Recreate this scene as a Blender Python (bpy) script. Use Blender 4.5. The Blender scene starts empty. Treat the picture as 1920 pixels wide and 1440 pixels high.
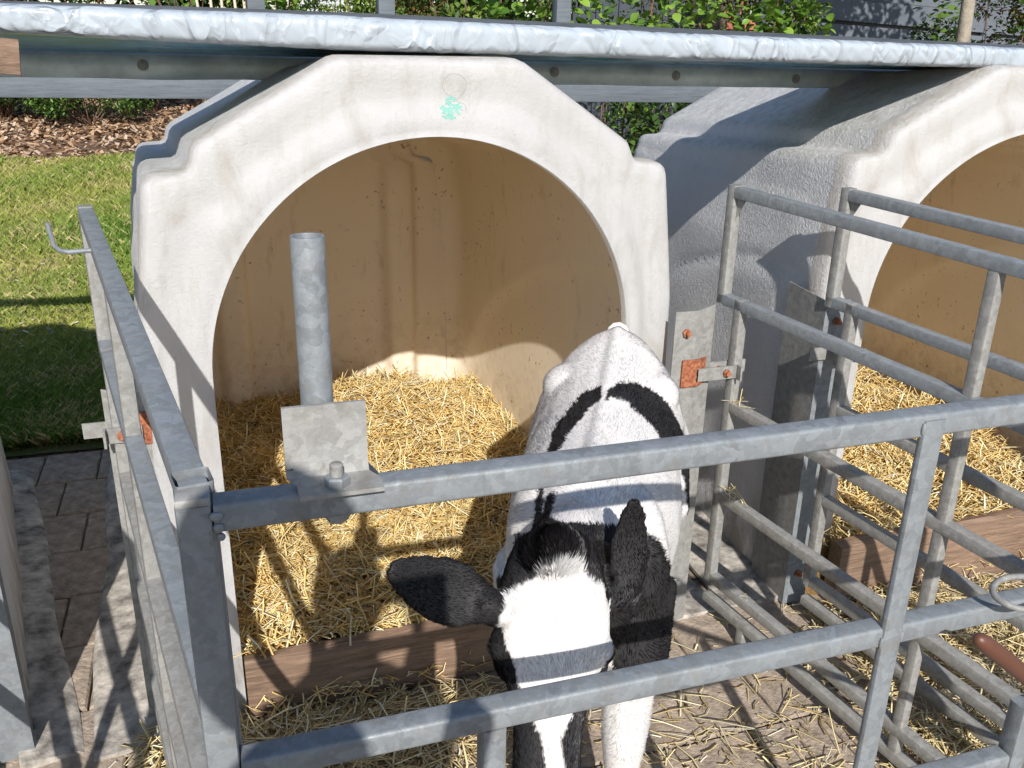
import bpy, bmesh, math, random
import numpy as np
from mathutils import Vector, Matrix, noise
R = math.radians
rng = np.random.default_rng(7); random.seed(7)
scene = bpy.context.scene
COL = scene.collection

# ------------------------------------------------------------ camera, light
F = 1690.0; H = 1.5
PITCH, ROLL, YAW = R(20.8), R(1.22), R(18.5)
fw = Vector((math.sin(YAW)*math.cos(PITCH), math.cos(YAW)*math.cos(PITCH), -math.sin(PITCH)))
r0 = Vector((math.cos(YAW), -math.sin(YAW), 0)); u0 = r0.cross(fw)
RT = r0*math.cos(ROLL)+u0*math.sin(ROLL); UP = -r0*math.sin(ROLL)+u0*math.cos(ROLL)
cam = bpy.data.cameras.new('camera'); camo = bpy.data.objects.new('camera', cam); COL.objects.link(camo)
M = Matrix((RT, UP, -fw)).transposed().to_4x4(); M.translation = Vector((0, 0, H)); camo.matrix_world = M
cam.sensor_width = 36.0; cam.lens = 36.0*F/1920.0; cam.clip_start = 0.02; cam.clip_end = 500
scene.camera = camo
SUN = Vector((.165, 1.0, -.658)).normalized()          # direction the light travels
sun = bpy.data.lights.new('sun', 'SUN'); suno = bpy.data.objects.new('sun', sun); COL.objects.link(suno)
suno.rotation_euler = SUN.to_track_quat('-Z', 'Y').to_euler()
sun.energy = 5.0; sun.angle = R(0.55); sun.color = (1.0, 0.965, 0.92)
w = bpy.data.worlds.new('World'); scene.world = w; w.use_nodes = True
nt = w.node_tree; bg = nt.nodes['Background']; sky = nt.nodes.new('ShaderNodeTexSky')
sky.sky_type = 'NISHITA'; sky.sun_disc = False; sky.sun_elevation = R(33); sky.air_density = 1.0; sky.dust_density = .4; sky.ozone_density = 1.6
sky.sun_rotation = math.atan2(-SUN.x, -SUN.y)
bg.inputs[1].default_value = 0.115
nt.links.new(sky.outputs[0], bg.inputs[0])
scene.view_settings.view_transform = 'Standard'; scene.view_settings.look = 'None'
scene.view_settings.exposure = 0.30; scene.view_settings.gamma = 1
scene.render.engine = 'CYCLES'
scene.cycles.max_bounces = 8; scene.cycles.diffuse_bounces = 8

def px(p):
    "pixel of a world point in the 1920x1440 photograph (used to lay out the calf's coat pattern)"
    d = p - np.array([0, 0, H]); z = d @ np.array(fw)
    return 960+F*(d @ np.array(RT))/z, 720-F*(d @ np.array(UP))/z

def at(xp, yp, Y):
    "world point seen at a pixel of the photograph, at depth Y (for laying things out)"
    d = fw+RT*((xp-960)/F)-UP*((yp-720)/F); return Vector((0, 0, H))+d*(Y/d.y)
# ------------------------------------------------------------ helpers
def link(o): COL.objects.link(o); return o
def mesh_obj(name, verts, faces, mat=None, parent=None, smooth=False, cols=None):
    me = bpy.data.meshes.new(name)
    if isinstance(verts, np.ndarray) and isinstance(faces, np.ndarray):
        n = len(verts); k = faces.shape[1]; m = len(faces)
        me.vertices.add(n); me.vertices.foreach_set('co', verts.astype(np.float32).ravel())
        me.loops.add(m*k); me.loops.foreach_set('vertex_index', faces.astype(np.int32).ravel())
        me.polygons.add(m); me.polygons.foreach_set('loop_start', np.arange(0, m*k, k, dtype=np.int32))
        me.polygons.foreach_set('loop_total', np.full(m, k, dtype=np.int32))
        me.update(calc_edges=True)
    else:
        me.from_pydata([tuple(v) for v in verts], [], [tuple(f) for f in faces]); me.update()
    if cols is not None:
        a = me.color_attributes.new('Col', 'FLOAT_COLOR', 'POINT')
        c = np.ones((len(me.vertices), 4), np.float32); c[:, :3] = cols
        a.data.foreach_set('color', c.ravel())
    if smooth: me.polygons.foreach_set('use_smooth', [True]*len(me.polygons))
    if mat: me.materials.append(mat)
    o = bpy.data.objects.new(name, me); link(o)
    if parent: o.parent = parent
    return o
def empty(name, loc=(0, 0, 0), rz=0, parent=None):
    o = bpy.data.objects.new(name, None); link(o); o.location = loc; o.rotation_euler = (0, 0, rz)
    o.empty_display_size = .1
    if parent: o.parent = parent
    return o
def tag(o, label=None, cat=None, group=None, kind=None):
    if label: o['label'] = label
    if cat: o['category'] = cat
    if group: o['group'] = group
    if kind: o['kind'] = kind
    return o

class MB:
    "collects shapes for one mesh"
    def __init__(s): s.v = []; s.f = []
    def add(s, vs, fs):
        b = len(s.v); s.v += [tuple(v) for v in vs]; s.f += [tuple(i+b for i in f) for f in fs]
    def loft(s, rings, closed=True, caps=True):
        b = len(s.v); n = len(rings[0])
        for r in rings: s.v += [tuple(p) for p in r]
        for i in range(len(rings)-1):
            for j in range(n if closed else n-1):
                k = (j+1) % n
                s.f.append((b+i*n+j, b+i*n+k, b+(i+1)*n+k, b+(i+1)*n+j))
        if caps and closed:
            s.f.append(tuple(b+j for j in range(n))[::-1]); s.f.append(tuple(b+(len(rings)-1)*n+j for j in range(n)))
    def bar(s, a, b, w, h, up=(0, 0, 1), r=.004, caps=True, seg=2):
        "rounded square tube from a to b, w across, h along up"
        a = Vector(a); b = Vector(b); d = (b-a).normalized(); up = Vector(up)
        x = d.cross(up)
        if x.length < 1e-4: x = d.cross(Vector((0, 1, 0)))
        x.normalize(); y = x.cross(d).normalized()
        sec = []
        for cx, cy, a0 in ((1, 1, 0), (-1, 1, 90), (-1, -1, 180), (1, -1, 270)):
            for k in range(seg+1):
                t = R(a0+90*k/seg)
                sec.append((cx*(w/2-r)+r*math.cos(t), cy*(h/2-r)+r*math.sin(t)))
        s.loft([[a+x*p+y*q for p, q in sec], [b+x*p+y*q for p, q in sec]], caps=caps)
    def box(s, lo, hi, r=0):
        c = [(lo[i]+hi[i])/2 for i in range(3)]
        if r: s.bar((c[0], c[1], lo[2]), (c[0], c[1], hi[2]), hi[0]-lo[0], hi[1]-lo[1], up=(0, 1, 0), r=r); return
        x0, y0, z0 = lo; x1, y1, z1 = hi
        s.add([(x0, y0, z0), (x1, y0, z0), (x1, y1, z0), (x0, y1, z0), (x0, y0, z1), (x1, y0, z1), (x1, y1, z1), (x0, y1, z1)],
              [(0, 3, 2, 1), (4, 5, 6, 7), (0, 1, 5, 4), (1, 2, 6, 5), (2, 3, 7, 6), (3, 0, 4, 7)])
    def tube(s, pts, rad, n=12, caps=True):
        pts = [Vector(p) for p in pts]; rings = []
        rads = rad if isinstance(rad, (list, tuple)) else [rad]*len(pts)
        t0 = (pts[1]-pts[0]).normalized(); x = t0.orthogonal().normalized()
        for i, p in enumerate(pts):
            t = (pts[min(i+1, len(pts)-1)]-pts[max(i-1, 0)]).normalized()
            x = (x-t*x.dot(t)).normalized(); y = t.cross(x)
            rings.append([p+(x*math.cos(2*math.pi*k/n)+y*math.sin(2*math.pi*k/n))*rads[i] for k in range(n)])
        s.loft(rings, caps=caps)
    def hexnut(s, c, axis, rad, h):
        c = Vector(c); a = Vector(axis).normalized(); x = a.orthogonal().normalized(); y = a.cross(x)
        def ring(r, o): return [c+a*o+(x*math.cos(R(60*k))+y*math.sin(R(60*k)))*r for k in range(6)]
        s.loft([ring(rad*.96, 0), ring(rad, h*.12), ring(rad, h*.8), ring(rad*.85, h)])
    def build(s, name, mat=None, parent=None, smooth=False, autos=None):
        o = mesh_obj(name, s.v, s.f, mat, parent, smooth)
        if autos:
            me = o.data; me.polygons.foreach_set('use_smooth', [True]*len(me.polygons))
            bm = bmesh.new(); bm.from_mesh(me)
            bmesh.ops.recalc_face_normals(bm, faces=bm.faces)
            for e in bm.edges:
                if len(e.link_faces) == 2 and e.calc_face_angle(0) > R(autos): e.smooth = False
            bm.to_mesh(me); bm.free()
        return o

# ------------------------------------------------------------ materials
class NT:
    def __init__(s, name):
        s.m = bpy.data.materials.new(name); s.m.use_nodes = True; s.t = s.m.node_tree
        s.b = s.t.nodes['Principled BSDF']; s.out = s.t.nodes['Material Output']
    def n(s, typ, ins=None, **kw):
        x = s.t.nodes.new('ShaderNode'+typ)
        for k, v in kw.items(): setattr(x, k, v)
        for k, v in (ins or {}).items():
            if isinstance(v, bpy.types.NodeSocket): s.t.links.new(v, x.inputs[k])
            else: x.inputs[k].default_value = v
        return x
    def set(s, **kw):
        for k, v in kw.items():
            k = k.replace('_', ' ')
            if isinstance(v, bpy.types.NodeSocket): s.t.links.new(v, s.b.inputs[k])
            else: s.b.inputs[k].default_value = v
    def coord(s, kind='Object'): return s.n('TexCoord').outputs[kind]
    def mapping(s, scale=(1, 1, 1), kind='Object'):
        return s.n('Mapping', {'Vector': s.coord(kind), 'Scale': scale}).outputs[0]
    def noise(s, scale, vec=None, detail=4, rough=.55, dist=0):
        return s.n('TexNoise', {'Vector': vec or s.coord(), 'Scale': scale, 'Detail': detail, 'Roughness': rough, 'Distortion': dist}).outputs[0]
    def ramp(s, fac, stops):
        r = s.n('ValToRGB', {'Fac': fac}); e = r.color_ramp.elements
        while len(e) < len(stops): e.new(.5)
        for i, (p, c) in enumerate(stops):
            e[i].position = p; e[i].color = (c, c, c, 1) if isinstance(c, (int, float)) else (*c, 1)
        return r.outputs[0]
    def mix(s, fac, a, b, mode='MIX'):
        x = s.n('Mix', data_type='RGBA', blend_type=mode)
        for i, v in ((0, fac), (6, a), (7, b)):
            if isinstance(v, bpy.types.NodeSocket): s.t.links.new(v, x.inputs[i])
            elif i == 0: x.inputs[0].default_value = v
            else: x.inputs[i].default_value = (*v, 1)
        return x.outputs[2]
    def bump(s, h, strength=.3, dist=.01, normal=None):
        ins = {'Height': h, 'Strength': strength, 'Distance': dist}
        if normal: ins['Normal'] = normal
        return s.n('Bump', ins).outputs[0]

def mat_galv(name, tint=(.188, .203, .213), dirt=.45, rough=.5, metal=.12):
    m = NT(name); co = m.coord()
    wv = m.n('Mix', {0: .035, 4: co, 5: m.n('TexNoise', {'Vector': co, 'Scale': 30.0, 'Detail': 3.0}).outputs[1]}, data_type='VECTOR').outputs[1]
    v = m.n('TexVoronoi', {'Vector': wv, 'Scale': 85.0}); vc = m.n('SeparateColor', {'Color': v.outputs['Color']}).outputs[0]
    n1 = m.noise(9, co, 6); n2 = m.noise(48, co, 6, .65); n3 = m.noise(260, co, 3)
    c = m.mix(m.ramp(vc, [(0, 0), (1, 1)]), tuple(x*.84 for x in tint), tuple(min(1, x*1.24) for x in tint))
    c = m.mix(m.ramp(n1, [(.38, 0), (.7, .6)]), c, tuple(x*1.2 for x in tint))
    c = m.mix(m.ramp(m.noise(130, co, 4, .7), [(.5, 0), (.75, .35)]), c, tuple(x*1.7 for x in tint))
    c = m.mix(m.ramp(n2, [(.50, 0), (.70, dirt)]), c, (.17, .155, .13))
    c = m.mix(m.ramp(m.noise(34, co, 9, .8), [(.60, 0), (.75, .45)]), c, (.33, .34, .34))
    c = m.mix(m.ramp(m.noise(14, m.mapping((1, 1, .22)), 8, .8, .5), [(.56, 0), (.70, .5)]), c, tuple(x*.62 for x in tint))
    m.set(Base_Color=c, Metallic=metal, Roughness=m.ramp(n2, [(.3, rough-.1), (.7, rough+.16)]),
          Normal=m.bump(n3, .14, .002, m.bump(n2, .3, .004)))
    return m.m
galv = mat_galv('galvanised_steel')
galv_old = mat_galv('weathered_galvanised_steel', (.235, .23, .215), .7, .6, .08)
def mat_rust():
    m = NT('rust'); n1 = m.noise(120, None, 6)
    m.set(Base_Color=m.ramp(n1, [(.3, (.13, .04, .02)), (.5, (.28, .09, .04)), (.7, (.42, .18, .09))]), Roughness=.85,
          Normal=m.bump(n1, .5, .003)); return m.m
rust = mat_rust()
def mat_shell(name, trans, ca, cb):
    m = NT(name); co = m.coord()
    fib = m.n('Mapping', {'Vector': co, 'Scale': (1, 1, .45)}).outputs[0]
    n1 = m.noise(62, co, 6, .62, 1.6); n2 = m.noise(4, co, 6, .6); n3 = m.noise(230, co, 4, .7, 2.0)
    n4 = m.noise(16, fib, 8, .65, .6); stk = m.noise(9, m.n('Mapping', {'Vector': co, 'Scale': (3.2, 3.2, .35)}).outputs[0], 6, .7, .3); scr = m.noise(34, m.n('Mapping', {'Vector': co, 'Scale': (1, 1, 1), 'Rotation': (0, .7, 0)}).outputs[0], 9, .75, 2.5)
    geo = m.n('NewGeometry'); nz = m.n('SeparateXYZ', {'Vector': geo.outputs['Normal']})
    z = m.n('SeparateXYZ', {'Vector': co}).outputs[2]
    c = m.mix(m.ramp(n2, [(.3, 0), (.72, 1)]), ca, cb)
    c = m.mix(m.ramp(n4, [(.50, 0), (.72, .6)]), c, (.40, .375, .335))
    c = m.mix(m.ramp(stk, [(.50, 0), (.74, .42)]), c, (.47, .44, .39))
    c = m.mix(m.ramp(scr, [(.63, 0), (.67, .5)]), c, (.40, .38, .35))
    # side faces painted paler to suggest grazing sun; grime settles on the sloping ones
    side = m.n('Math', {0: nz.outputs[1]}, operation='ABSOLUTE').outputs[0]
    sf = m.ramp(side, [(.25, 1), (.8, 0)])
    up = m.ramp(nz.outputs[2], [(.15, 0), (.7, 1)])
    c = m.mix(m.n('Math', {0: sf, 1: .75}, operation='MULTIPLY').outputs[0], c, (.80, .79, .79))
    g = m.n('Math', {0: m.n('Math', {0: up, 1: sf}, operation='MULTIPLY').outputs[0], 1: m.ramp(m.noise(26, co, 7, .7, .8), [(.36, .15), (.66, 1)])}, operation='MULTIPLY').outputs[0]
    c = m.mix(m.n('Math', {0: g, 1: .62}, operation='MULTIPLY').outputs[0], c, (.27, .265, .21))
    low = m.ramp(z, [(.0, 1), (.28, 0)])
    dl = m.n('Math', {0: low, 1: m.ramp(n4, [(.35, 0), (.6, 1)])}, operation='MULTIPLY').outputs[0]
    c = m.mix(m.n('Math', {0: dl, 1: .75}, operation='MULTIPLY').outputs[0], c, (.20, .17, .12))
    b1 = m.bump(m.ramp(n1, [(.3, 0), (.7, 1)]), m.ramp(sf, [(0, .22), (1, .55)]), .007)
    m.set(Base_Color=c, Roughness=.5, Normal=m.bump(n3, .35, .003, b1))
    m.b.inputs['Specular IOR Level'].default_value = .35
    t = m.n('BsdfTranslucent', {'Color': (.88, .86, .82, 1)}); mx = m.n('MixShader', {0: trans, 1: m.b.outputs[0], 2: t.outputs[0]}); m.t.links.new(mx.outputs[0], m.out.inputs[0])
    return m.m
shell = mat_shell('weathered_white_plastic', .08, (.72, .715, .71), (.60, .595, .585)); shell_front = mat_shell('front_plastic_toned_for_sun', .36, (.66, .66, .66), (.56, .56, .555))  # front is a copy of the same plastic, toned darker to offset full sun
def mat_liner():
    m = NT('tan_inner_plastic'); co = m.coord()
    n2 = m.noise(3, co, 5); sp = m.noise(55, co, 3, .5); sp2 = m.noise(14, m.mapping((1, 1, .3)), 6, .7, .5)
    c = m.mix(m.ramp(n2, [(.3, 0), (.7, 1)]), (.90, .80, .65), (.86, .75, .58))
    c = m.mix(m.ramp(sp2, [(.58, 0), (.76, .55)]), c, (.38, .27, .15))
    zc = m.n('SeparateXYZ', {'Vector': co}).outputs[2]; lw = m.n('Math', {0: m.ramp(zc, [(.12, 1), (.55, 0)]), 1: m.ramp(m.noise(18, co, 8, .75, .6), [(.45, 0), (.68, .6)])}, operation='MULTIPLY').outputs[0]
    c = m.mix(lw, c, (.34, .24, .13))
    c = m.mix(m.n('Math', {0: m.ramp(sp, [(.64, 0), (.70, .85)]), 1: m.ramp(m.noise(5.5, co, 3), [(.48, 0), (.62, 1)])}, operation='MULTIPLY').outputs[0], c, (.20, .12, .06))
    m.set(Base_Color=c, Roughness=.55, Normal=m.bump(m.noise(120, co, 3), .08, .002))
    t = m.n('BsdfTranslucent', {'Color': (.95, .56, .20, 1)}); mx = m.n('MixShader', {0: .14, 1: m.b.outputs[0], 2: t.outputs[0]}); m.t.links.new(mx.outputs[0], m.out.inputs[0]); return m.m
liner = mat_liner()
def mat_col(name, rough=.8, spec=.3, trans=0, bump=None):
    m = NT(name); c = m.n('Attribute', attribute_name='Col').outputs['Color']
    m.set(Base_Color=c, Roughness=rough); m.b.inputs['Specular IOR Level'].default_value = spec
    if trans:
        t = m.n('BsdfTranslucent', {'Color': c}); mx = m.n('MixShader', {0: trans, 1: m.b.outputs[0], 2: t.outputs[0]})
        m.t.links.new(mx.outputs[0], m.out.inputs[0])
    if bump: m.set(Normal=m.bump(m.noise(bump[0], None, 5), bump[1], bump[2]))
    return m.m
straw_m = mat_col('straw', .62, .35, .12)
def mat_strawbase():
    m = NT('straw_base'); v = m.mapping((1, 1, 1))
    n = m.noise(60, v, 8, .8, 3)
    m.set(Base_Color=m.ramp(n, [(.3, (.14, .07, .02)), (.5, (.42, .25, .08)), (.7, (.66, .44, .17))]), Roughness=.9,
          Normal=m.bump(n, 1, .02)); return m.m
strawbase = mat_strawbase()
def mat_wood(name, a, b, grain=(2, 30, 30), rough=.75, s=1.0, bstr=.5):
    m = NT(name); v = m.mapping(grain); n = m.noise(4*s, v, 8, .7, .6); n2 = m.noise(2, None, 4)
    c = m.ramp(n, [(.3, a), (.72, b)]); c = m.mix(m.ramp(n2, [(.4, 0), (.8, .45)]), c, tuple(x*.55 for x in a)); c = m.mix(m.ramp(m.noise(13, None, 8, .75), [(.52, 0), (.7, .55)]), c, tuple(min(1, (x+y_)*.62) for x, y_ in zip(a, b)))
    m.set(Base_Color=c, Roughness=rough, Normal=m.bump(n, bstr, .004)); return m.m
plank_m = mat_wood('rough_brown_timber', (.10, .062, .040), (.34, .22, .145), bstr=.9)
greywood = mat_wood('grey_painted_timber', (.085, .10, .115), (.16, .18, .195))
fence_m = mat_wood('slate_grey_fence_paint', (.10, .115, .135), (.15, .165, .185), bstr=.15)
darkwood = mat_wood('dark_stained_timber', (.035, .042, .055), (.075, .085, .10))
def mat_simple(name, c, rough=.6, metal=0, bump=None, var=.0, vs=10, spec=.5, coat=0):
    m = NT(name)
    if var:
        n = m.noise(vs, None, 6, .65)
        m.set(Base_Color=m.ramp(n, [(.3, tuple(x*(1-var) for x in c)), (.7, tuple(min(1, x*(1+var)) for x in c))]))
    else: m.set(Base_Color=(*c, 1))
    m.set(Roughness=rough, Metallic=metal); m.b.inputs['Specular IOR Level'].default_value = spec
    m.b.inputs['Coat Weight'].default_value = coat
    if bump: m.set(Normal=m.bump(m.noise(bump[0], None, 6), bump[1], bump[2]))
    return m.m
def mat_wrap():
    m = NT('white_wrap'); v = m.mapping((1, 1, .55)); n = m.noise(5.5, v, 2, .5, 1.6); n2 = m.noise(15, v, 2, .5, 1.2)
    def ridge(x, w_): 
        a = m.n('Math', {0: x, 1: .5}, operation='SUBTRACT').outputs[0]; a = m.n('Math', {0: a}, operation='ABSOLUTE').outputs[0]
        return m.ramp(a, [(0, 1), (w_, 0)])
    b = m.bump(ridge(n, .07), .50, .012); b = m.bump(ridge(n2, .08), .22, .006, b)
    m.set(Base_Color=(.37, .41, .445, 1), Roughness=.25, Normal=b)
    m.b.inputs['Coat Weight'].default_value = .25; m.b.inputs['Coat Roughness'].default_value = .15
    return m.m
wrap = mat_wrap()
foil = mat_simple('dark_teal_sheet', (.10, .27, .36), .2, .1, (14, .8, .02), .35, 8)
paver_m = mat_simple('concrete_paver', (.33, .265, .205), .9, 0, (90, .7, .008), .5, 24)
mortar = mat_simple('joint_dirt', (.09, .075, .06), .95, 0, (60, .8, .01), .4, 40)
rubber = mat_simple('brown_rubber_grip', (.115, .045, .026), .45, 0, (150, .1, .001))
black = mat_simple('black_plastic', (.015, .015, .017), .4)
dirtyrim = mat_simple('dirty_shell_lip', (.37, .335, .29), .75, 0, (40, .6, .008), .75, 17)
brick_m = mat_simple('red_brick', (.38, .14, .08), .9, 0, (60, .5, .01), .3, 20)
whitemetal = mat_simple('white_corrugated_metal', (.6, .61, .61), .5)
bark_m = mat_simple('tree_bark', (.30, .26, .20), .9, 0, (40, .7, .01), .35, 14)
twig_m = mat_simple('brown_twig', (.14, .08, .05), .9)
skin_m = mat_simple('skin', (.55, .34, .25), .5); cloth_m = mat_simple('navy_cloth', (.03, .045, .09), .9, 0, (300, .3, .002))
denim = mat_simple('denim', (.05, .07, .13), .9); hair_m = mat_simple('brown_hair', (.06, .035, .02), .7)

# ------------------------------------------------------------ ground
GZ = -.06
def gz(x, y):
    y = np.asarray(y, float); t = np.clip(y-6.0, 0, 12)
    return GZ + .1*t*t/(t+.6)
def sheet(name, x0, x1, y0, y1, nx, ny, mat, dz=0.0, wob=0.0):
    X, Y = np.meshgrid(np.linspace(x0, x1, nx), np.linspace(y0, y1, ny))
    Z = gz(X, Y)+dz
    if wob: Z = Z+wob*np.sin(X*2.1+Y)*np.cos(Y*1.7-X*.6)
    v = np.stack([X, Y, Z], -1).reshape(-1, 3)
    i = np.arange((ny-1)*nx).reshape(ny-1, nx)[:, :-1].ravel()
    f = np.stack([i, i+1, i+nx+1, i+nx], -1)
    return mesh_obj(name, v, f, mat, smooth=True)
def mat_lawn():
    m = NT('lawn_soil'); n = m.noise(2.2, None, 6); n2 = m.noise(60, None, 4)
    c = m.ramp(n, [(.35, (.07, .10, .022)), (.55, (.11, .145, .035)), (.75, (.17, .165, .07))])
    c = m.mix(m.ramp(n2, [(.4, 0), (.7, .6)]), c, (.05, .05, .02))
    m.set(Base_Color=c, Roughness=.9, Normal=m.bump(n2, .8, .02)); return m.m
def mat_soil():
    m = NT('soil'); n = m.noise(20, None, 8, .7)
    m.set(Base_Color=m.ramp(n, [(.3, (.06, .035, .02)), (.7, (.24, .14, .085))]), Roughness=.95, Normal=m.bump(n, .9, .03)); return m.m
lawn_mat = mat_lawn(); soil = mat_soil()
tag(sheet('ground', -160, 160, -60, 260, 60, 200, soil, -.03), kind='structure')
g = sheet('lawn', -9, 1.2, 3.62, 10.1, 60, 80, lawn_mat, -.0, .012); tag(g, kind='structure')
g = sheet('bark_bed', -14, 14, 10.0, 17.5, 60, 40, soil, .004, .02); tag(g, kind='structure')
def mat_pave():
    m = NT('paved_ground'); b = m.n('TexBrick', {'Vector': m.coord(), 'Scale': 1.0, 'Mortar Size': .006, 'Brick Width': .203, 'Row Height': .265, 'Color1': (.33, .265, .205, 1), 'Color2': (.26, .21, .165, 1), 'Mortar': (.08, .065, .05, 1)})
    n = m.noise(18, None, 6, .7); c = m.mix(m.ramp(n, [(.4, 0), (.75, .6)]), b.outputs[0], (.16, .13, .10)); m.set(Base_Color=c, Roughness=.9, Normal=m.bump(m.noise(90, None, 5), .6, .008)); return m.m
pv = sheet('pavement', -8, 9, -9, 3.66, 30, 30, mat_pave(), -.006); tag(pv, kind='structure')

def paver_mesh(w, d, h=.05):
    mb = MB(); r = .006
    def ring(i, z): return [(-w/2+i, -d/2+i, z), (w/2-i, -d/2+i, z), (w/2-i, d/2-i, z), (-w/2+i, d/2-i, z)]
    mb.loft([ring(0, -h), ring(0, -.006), ring(.005, 0)])
    me = bpy.data.meshes.new('paver'); me.from_pydata(mb.v, [], mb.f); me.materials.append(paver_m); return me
pav = paver_mesh(.197, .258)
k = 0
for iy in range(-2, 13):
    for ix in range(-8, 14):
        x = ix*.203+.1+(.1015 if iy % 2 else 0); y = .55+iy*.265
        if y > 3.6: continue
        vis = (x < -.2 and x > -1.0 and y > 1.3) or (x > -.4 and y < 2.1 and y > .75 and x < 2.3)
        if not vis: continue
        o = bpy.data.objects.new('paver', pav); link(o); o.parent = pv
        o.location = (x, y, GZ+.012+random.uniform(-.003, .003)); o.rotation_euler = (random.uniform(-.012, .012), random.uniform(-.012, .012), random.uniform(-.008, .008)); k += 1

# ------------------------------------------------------------ calf hutches
def rounded(pts, rads, step=.012):
    "polyline with rounded corners"
    out = [Vector(pts[0])]
    for i in range(1, len(pts)-1):
        p, a, b = Vector(pts[i]), Vector(pts[i-1]), Vector(pts[i+1]); r = rads[i]
        u = (a-p).normalized(); v = (b-p).normalized(); ang = u.angle(v); d = min(r/math.tan(ang/2), (a-p).length*.48, (b-p).length*.48)
        p0 = p+u*d; p1 = p+v*d
        for k in range(9):
            t = k/8; out.append(p0*(1-t)**2+p*2*t*(1-t)+p1*t*t)
    out.append(Vector(pts[-1]))
    return out
def resample(pl, n):
    L = [0]
    for i in range(1, len(pl)): L.append(L[-1]+(pl[i]-pl[i-1]).length)
    out = []; j = 0
    for k in range(n):
        t = L[-1]*k/(n-1)
        while j < len(L)-2 and L[j+1] < t: j += 1
        f = (t-L[j])/max(1e-9, L[j+1]-L[j]); out.append(pl[j].lerp(pl[j+1], min(1, f)))
    return out
def hutch_profile(n, dz_sh=0, narrow=1.0, inset=0.0, top=1.468):
    P = [(-.655, 0), (-.628, .93), (-.588, 1.243-dz_sh), (-.500, 1.247-dz_sh), (-.486, 1.300-dz_sh), (-.20, top-dz_sh*1.1), (.205, top-dz_sh*1.1), (.484, 1.288-dz_sh), (.500, 1.246-dz_sh), (.590, 1.238-dz_sh), (.630, .91), (.655, 0)]
    P = [((x-math.copysign(inset, x))*narrow, z-(inset if z > .1 else 0)) for x, z in P]
    # base starts at z = GZ
    P[0] = (P[0][0], -.055); P[-1] = (P[-1][0], -.055)
    return resample(rounded([Vector((x, z)) for x, z in P], [0, .3, .036, .024, .030, .06, .06, .034, .022, .036, .3, 0]), n)
def arch(p):
    "point of the opening that belongs to an outline point"
    if p.y < .80: return Vector((math.copysign(.494, p.x), max(p.y, -.055)))
    c = Vector((0, .815)); q = (p-Vector((0, .80))).normalized()
    o = Vector((0, .80)); oc = o-c; b = oc.dot(q); cc = oc.dot(oc)-.494**2
    t = -b+math.sqrt(b*b-cc); return o+q*t
def smooth_pl(pts, it):
    for _ in range(it):
        pts = [pts[0]]+[(pts[i-1]+pts[i]*2+pts[i+1])/4 for i in range(1, len(pts)-1)]+[pts[-1]]
    return pts
NP = 260
def arc_z(y):   # raised wheel-arch line moulded in each side wall
    t = (y-.05)/1.45; return .92*math.sqrt(max(0, 1-t*t)) if 0 <= t <= 1 else (-1 if t > 1 else .92)
def side_relief(x, y, z, sgn):
    "outward offset of a side wall at depth y, height z"
    r = math.hypot((y-.10)/1.42, (z+.05)/.95)
    d = 0
    if .02 < y < 1.55 and z < 1.1:
        d = .024*(1/(1+math.exp((r-1)/.014)))-.006
    return d
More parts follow.
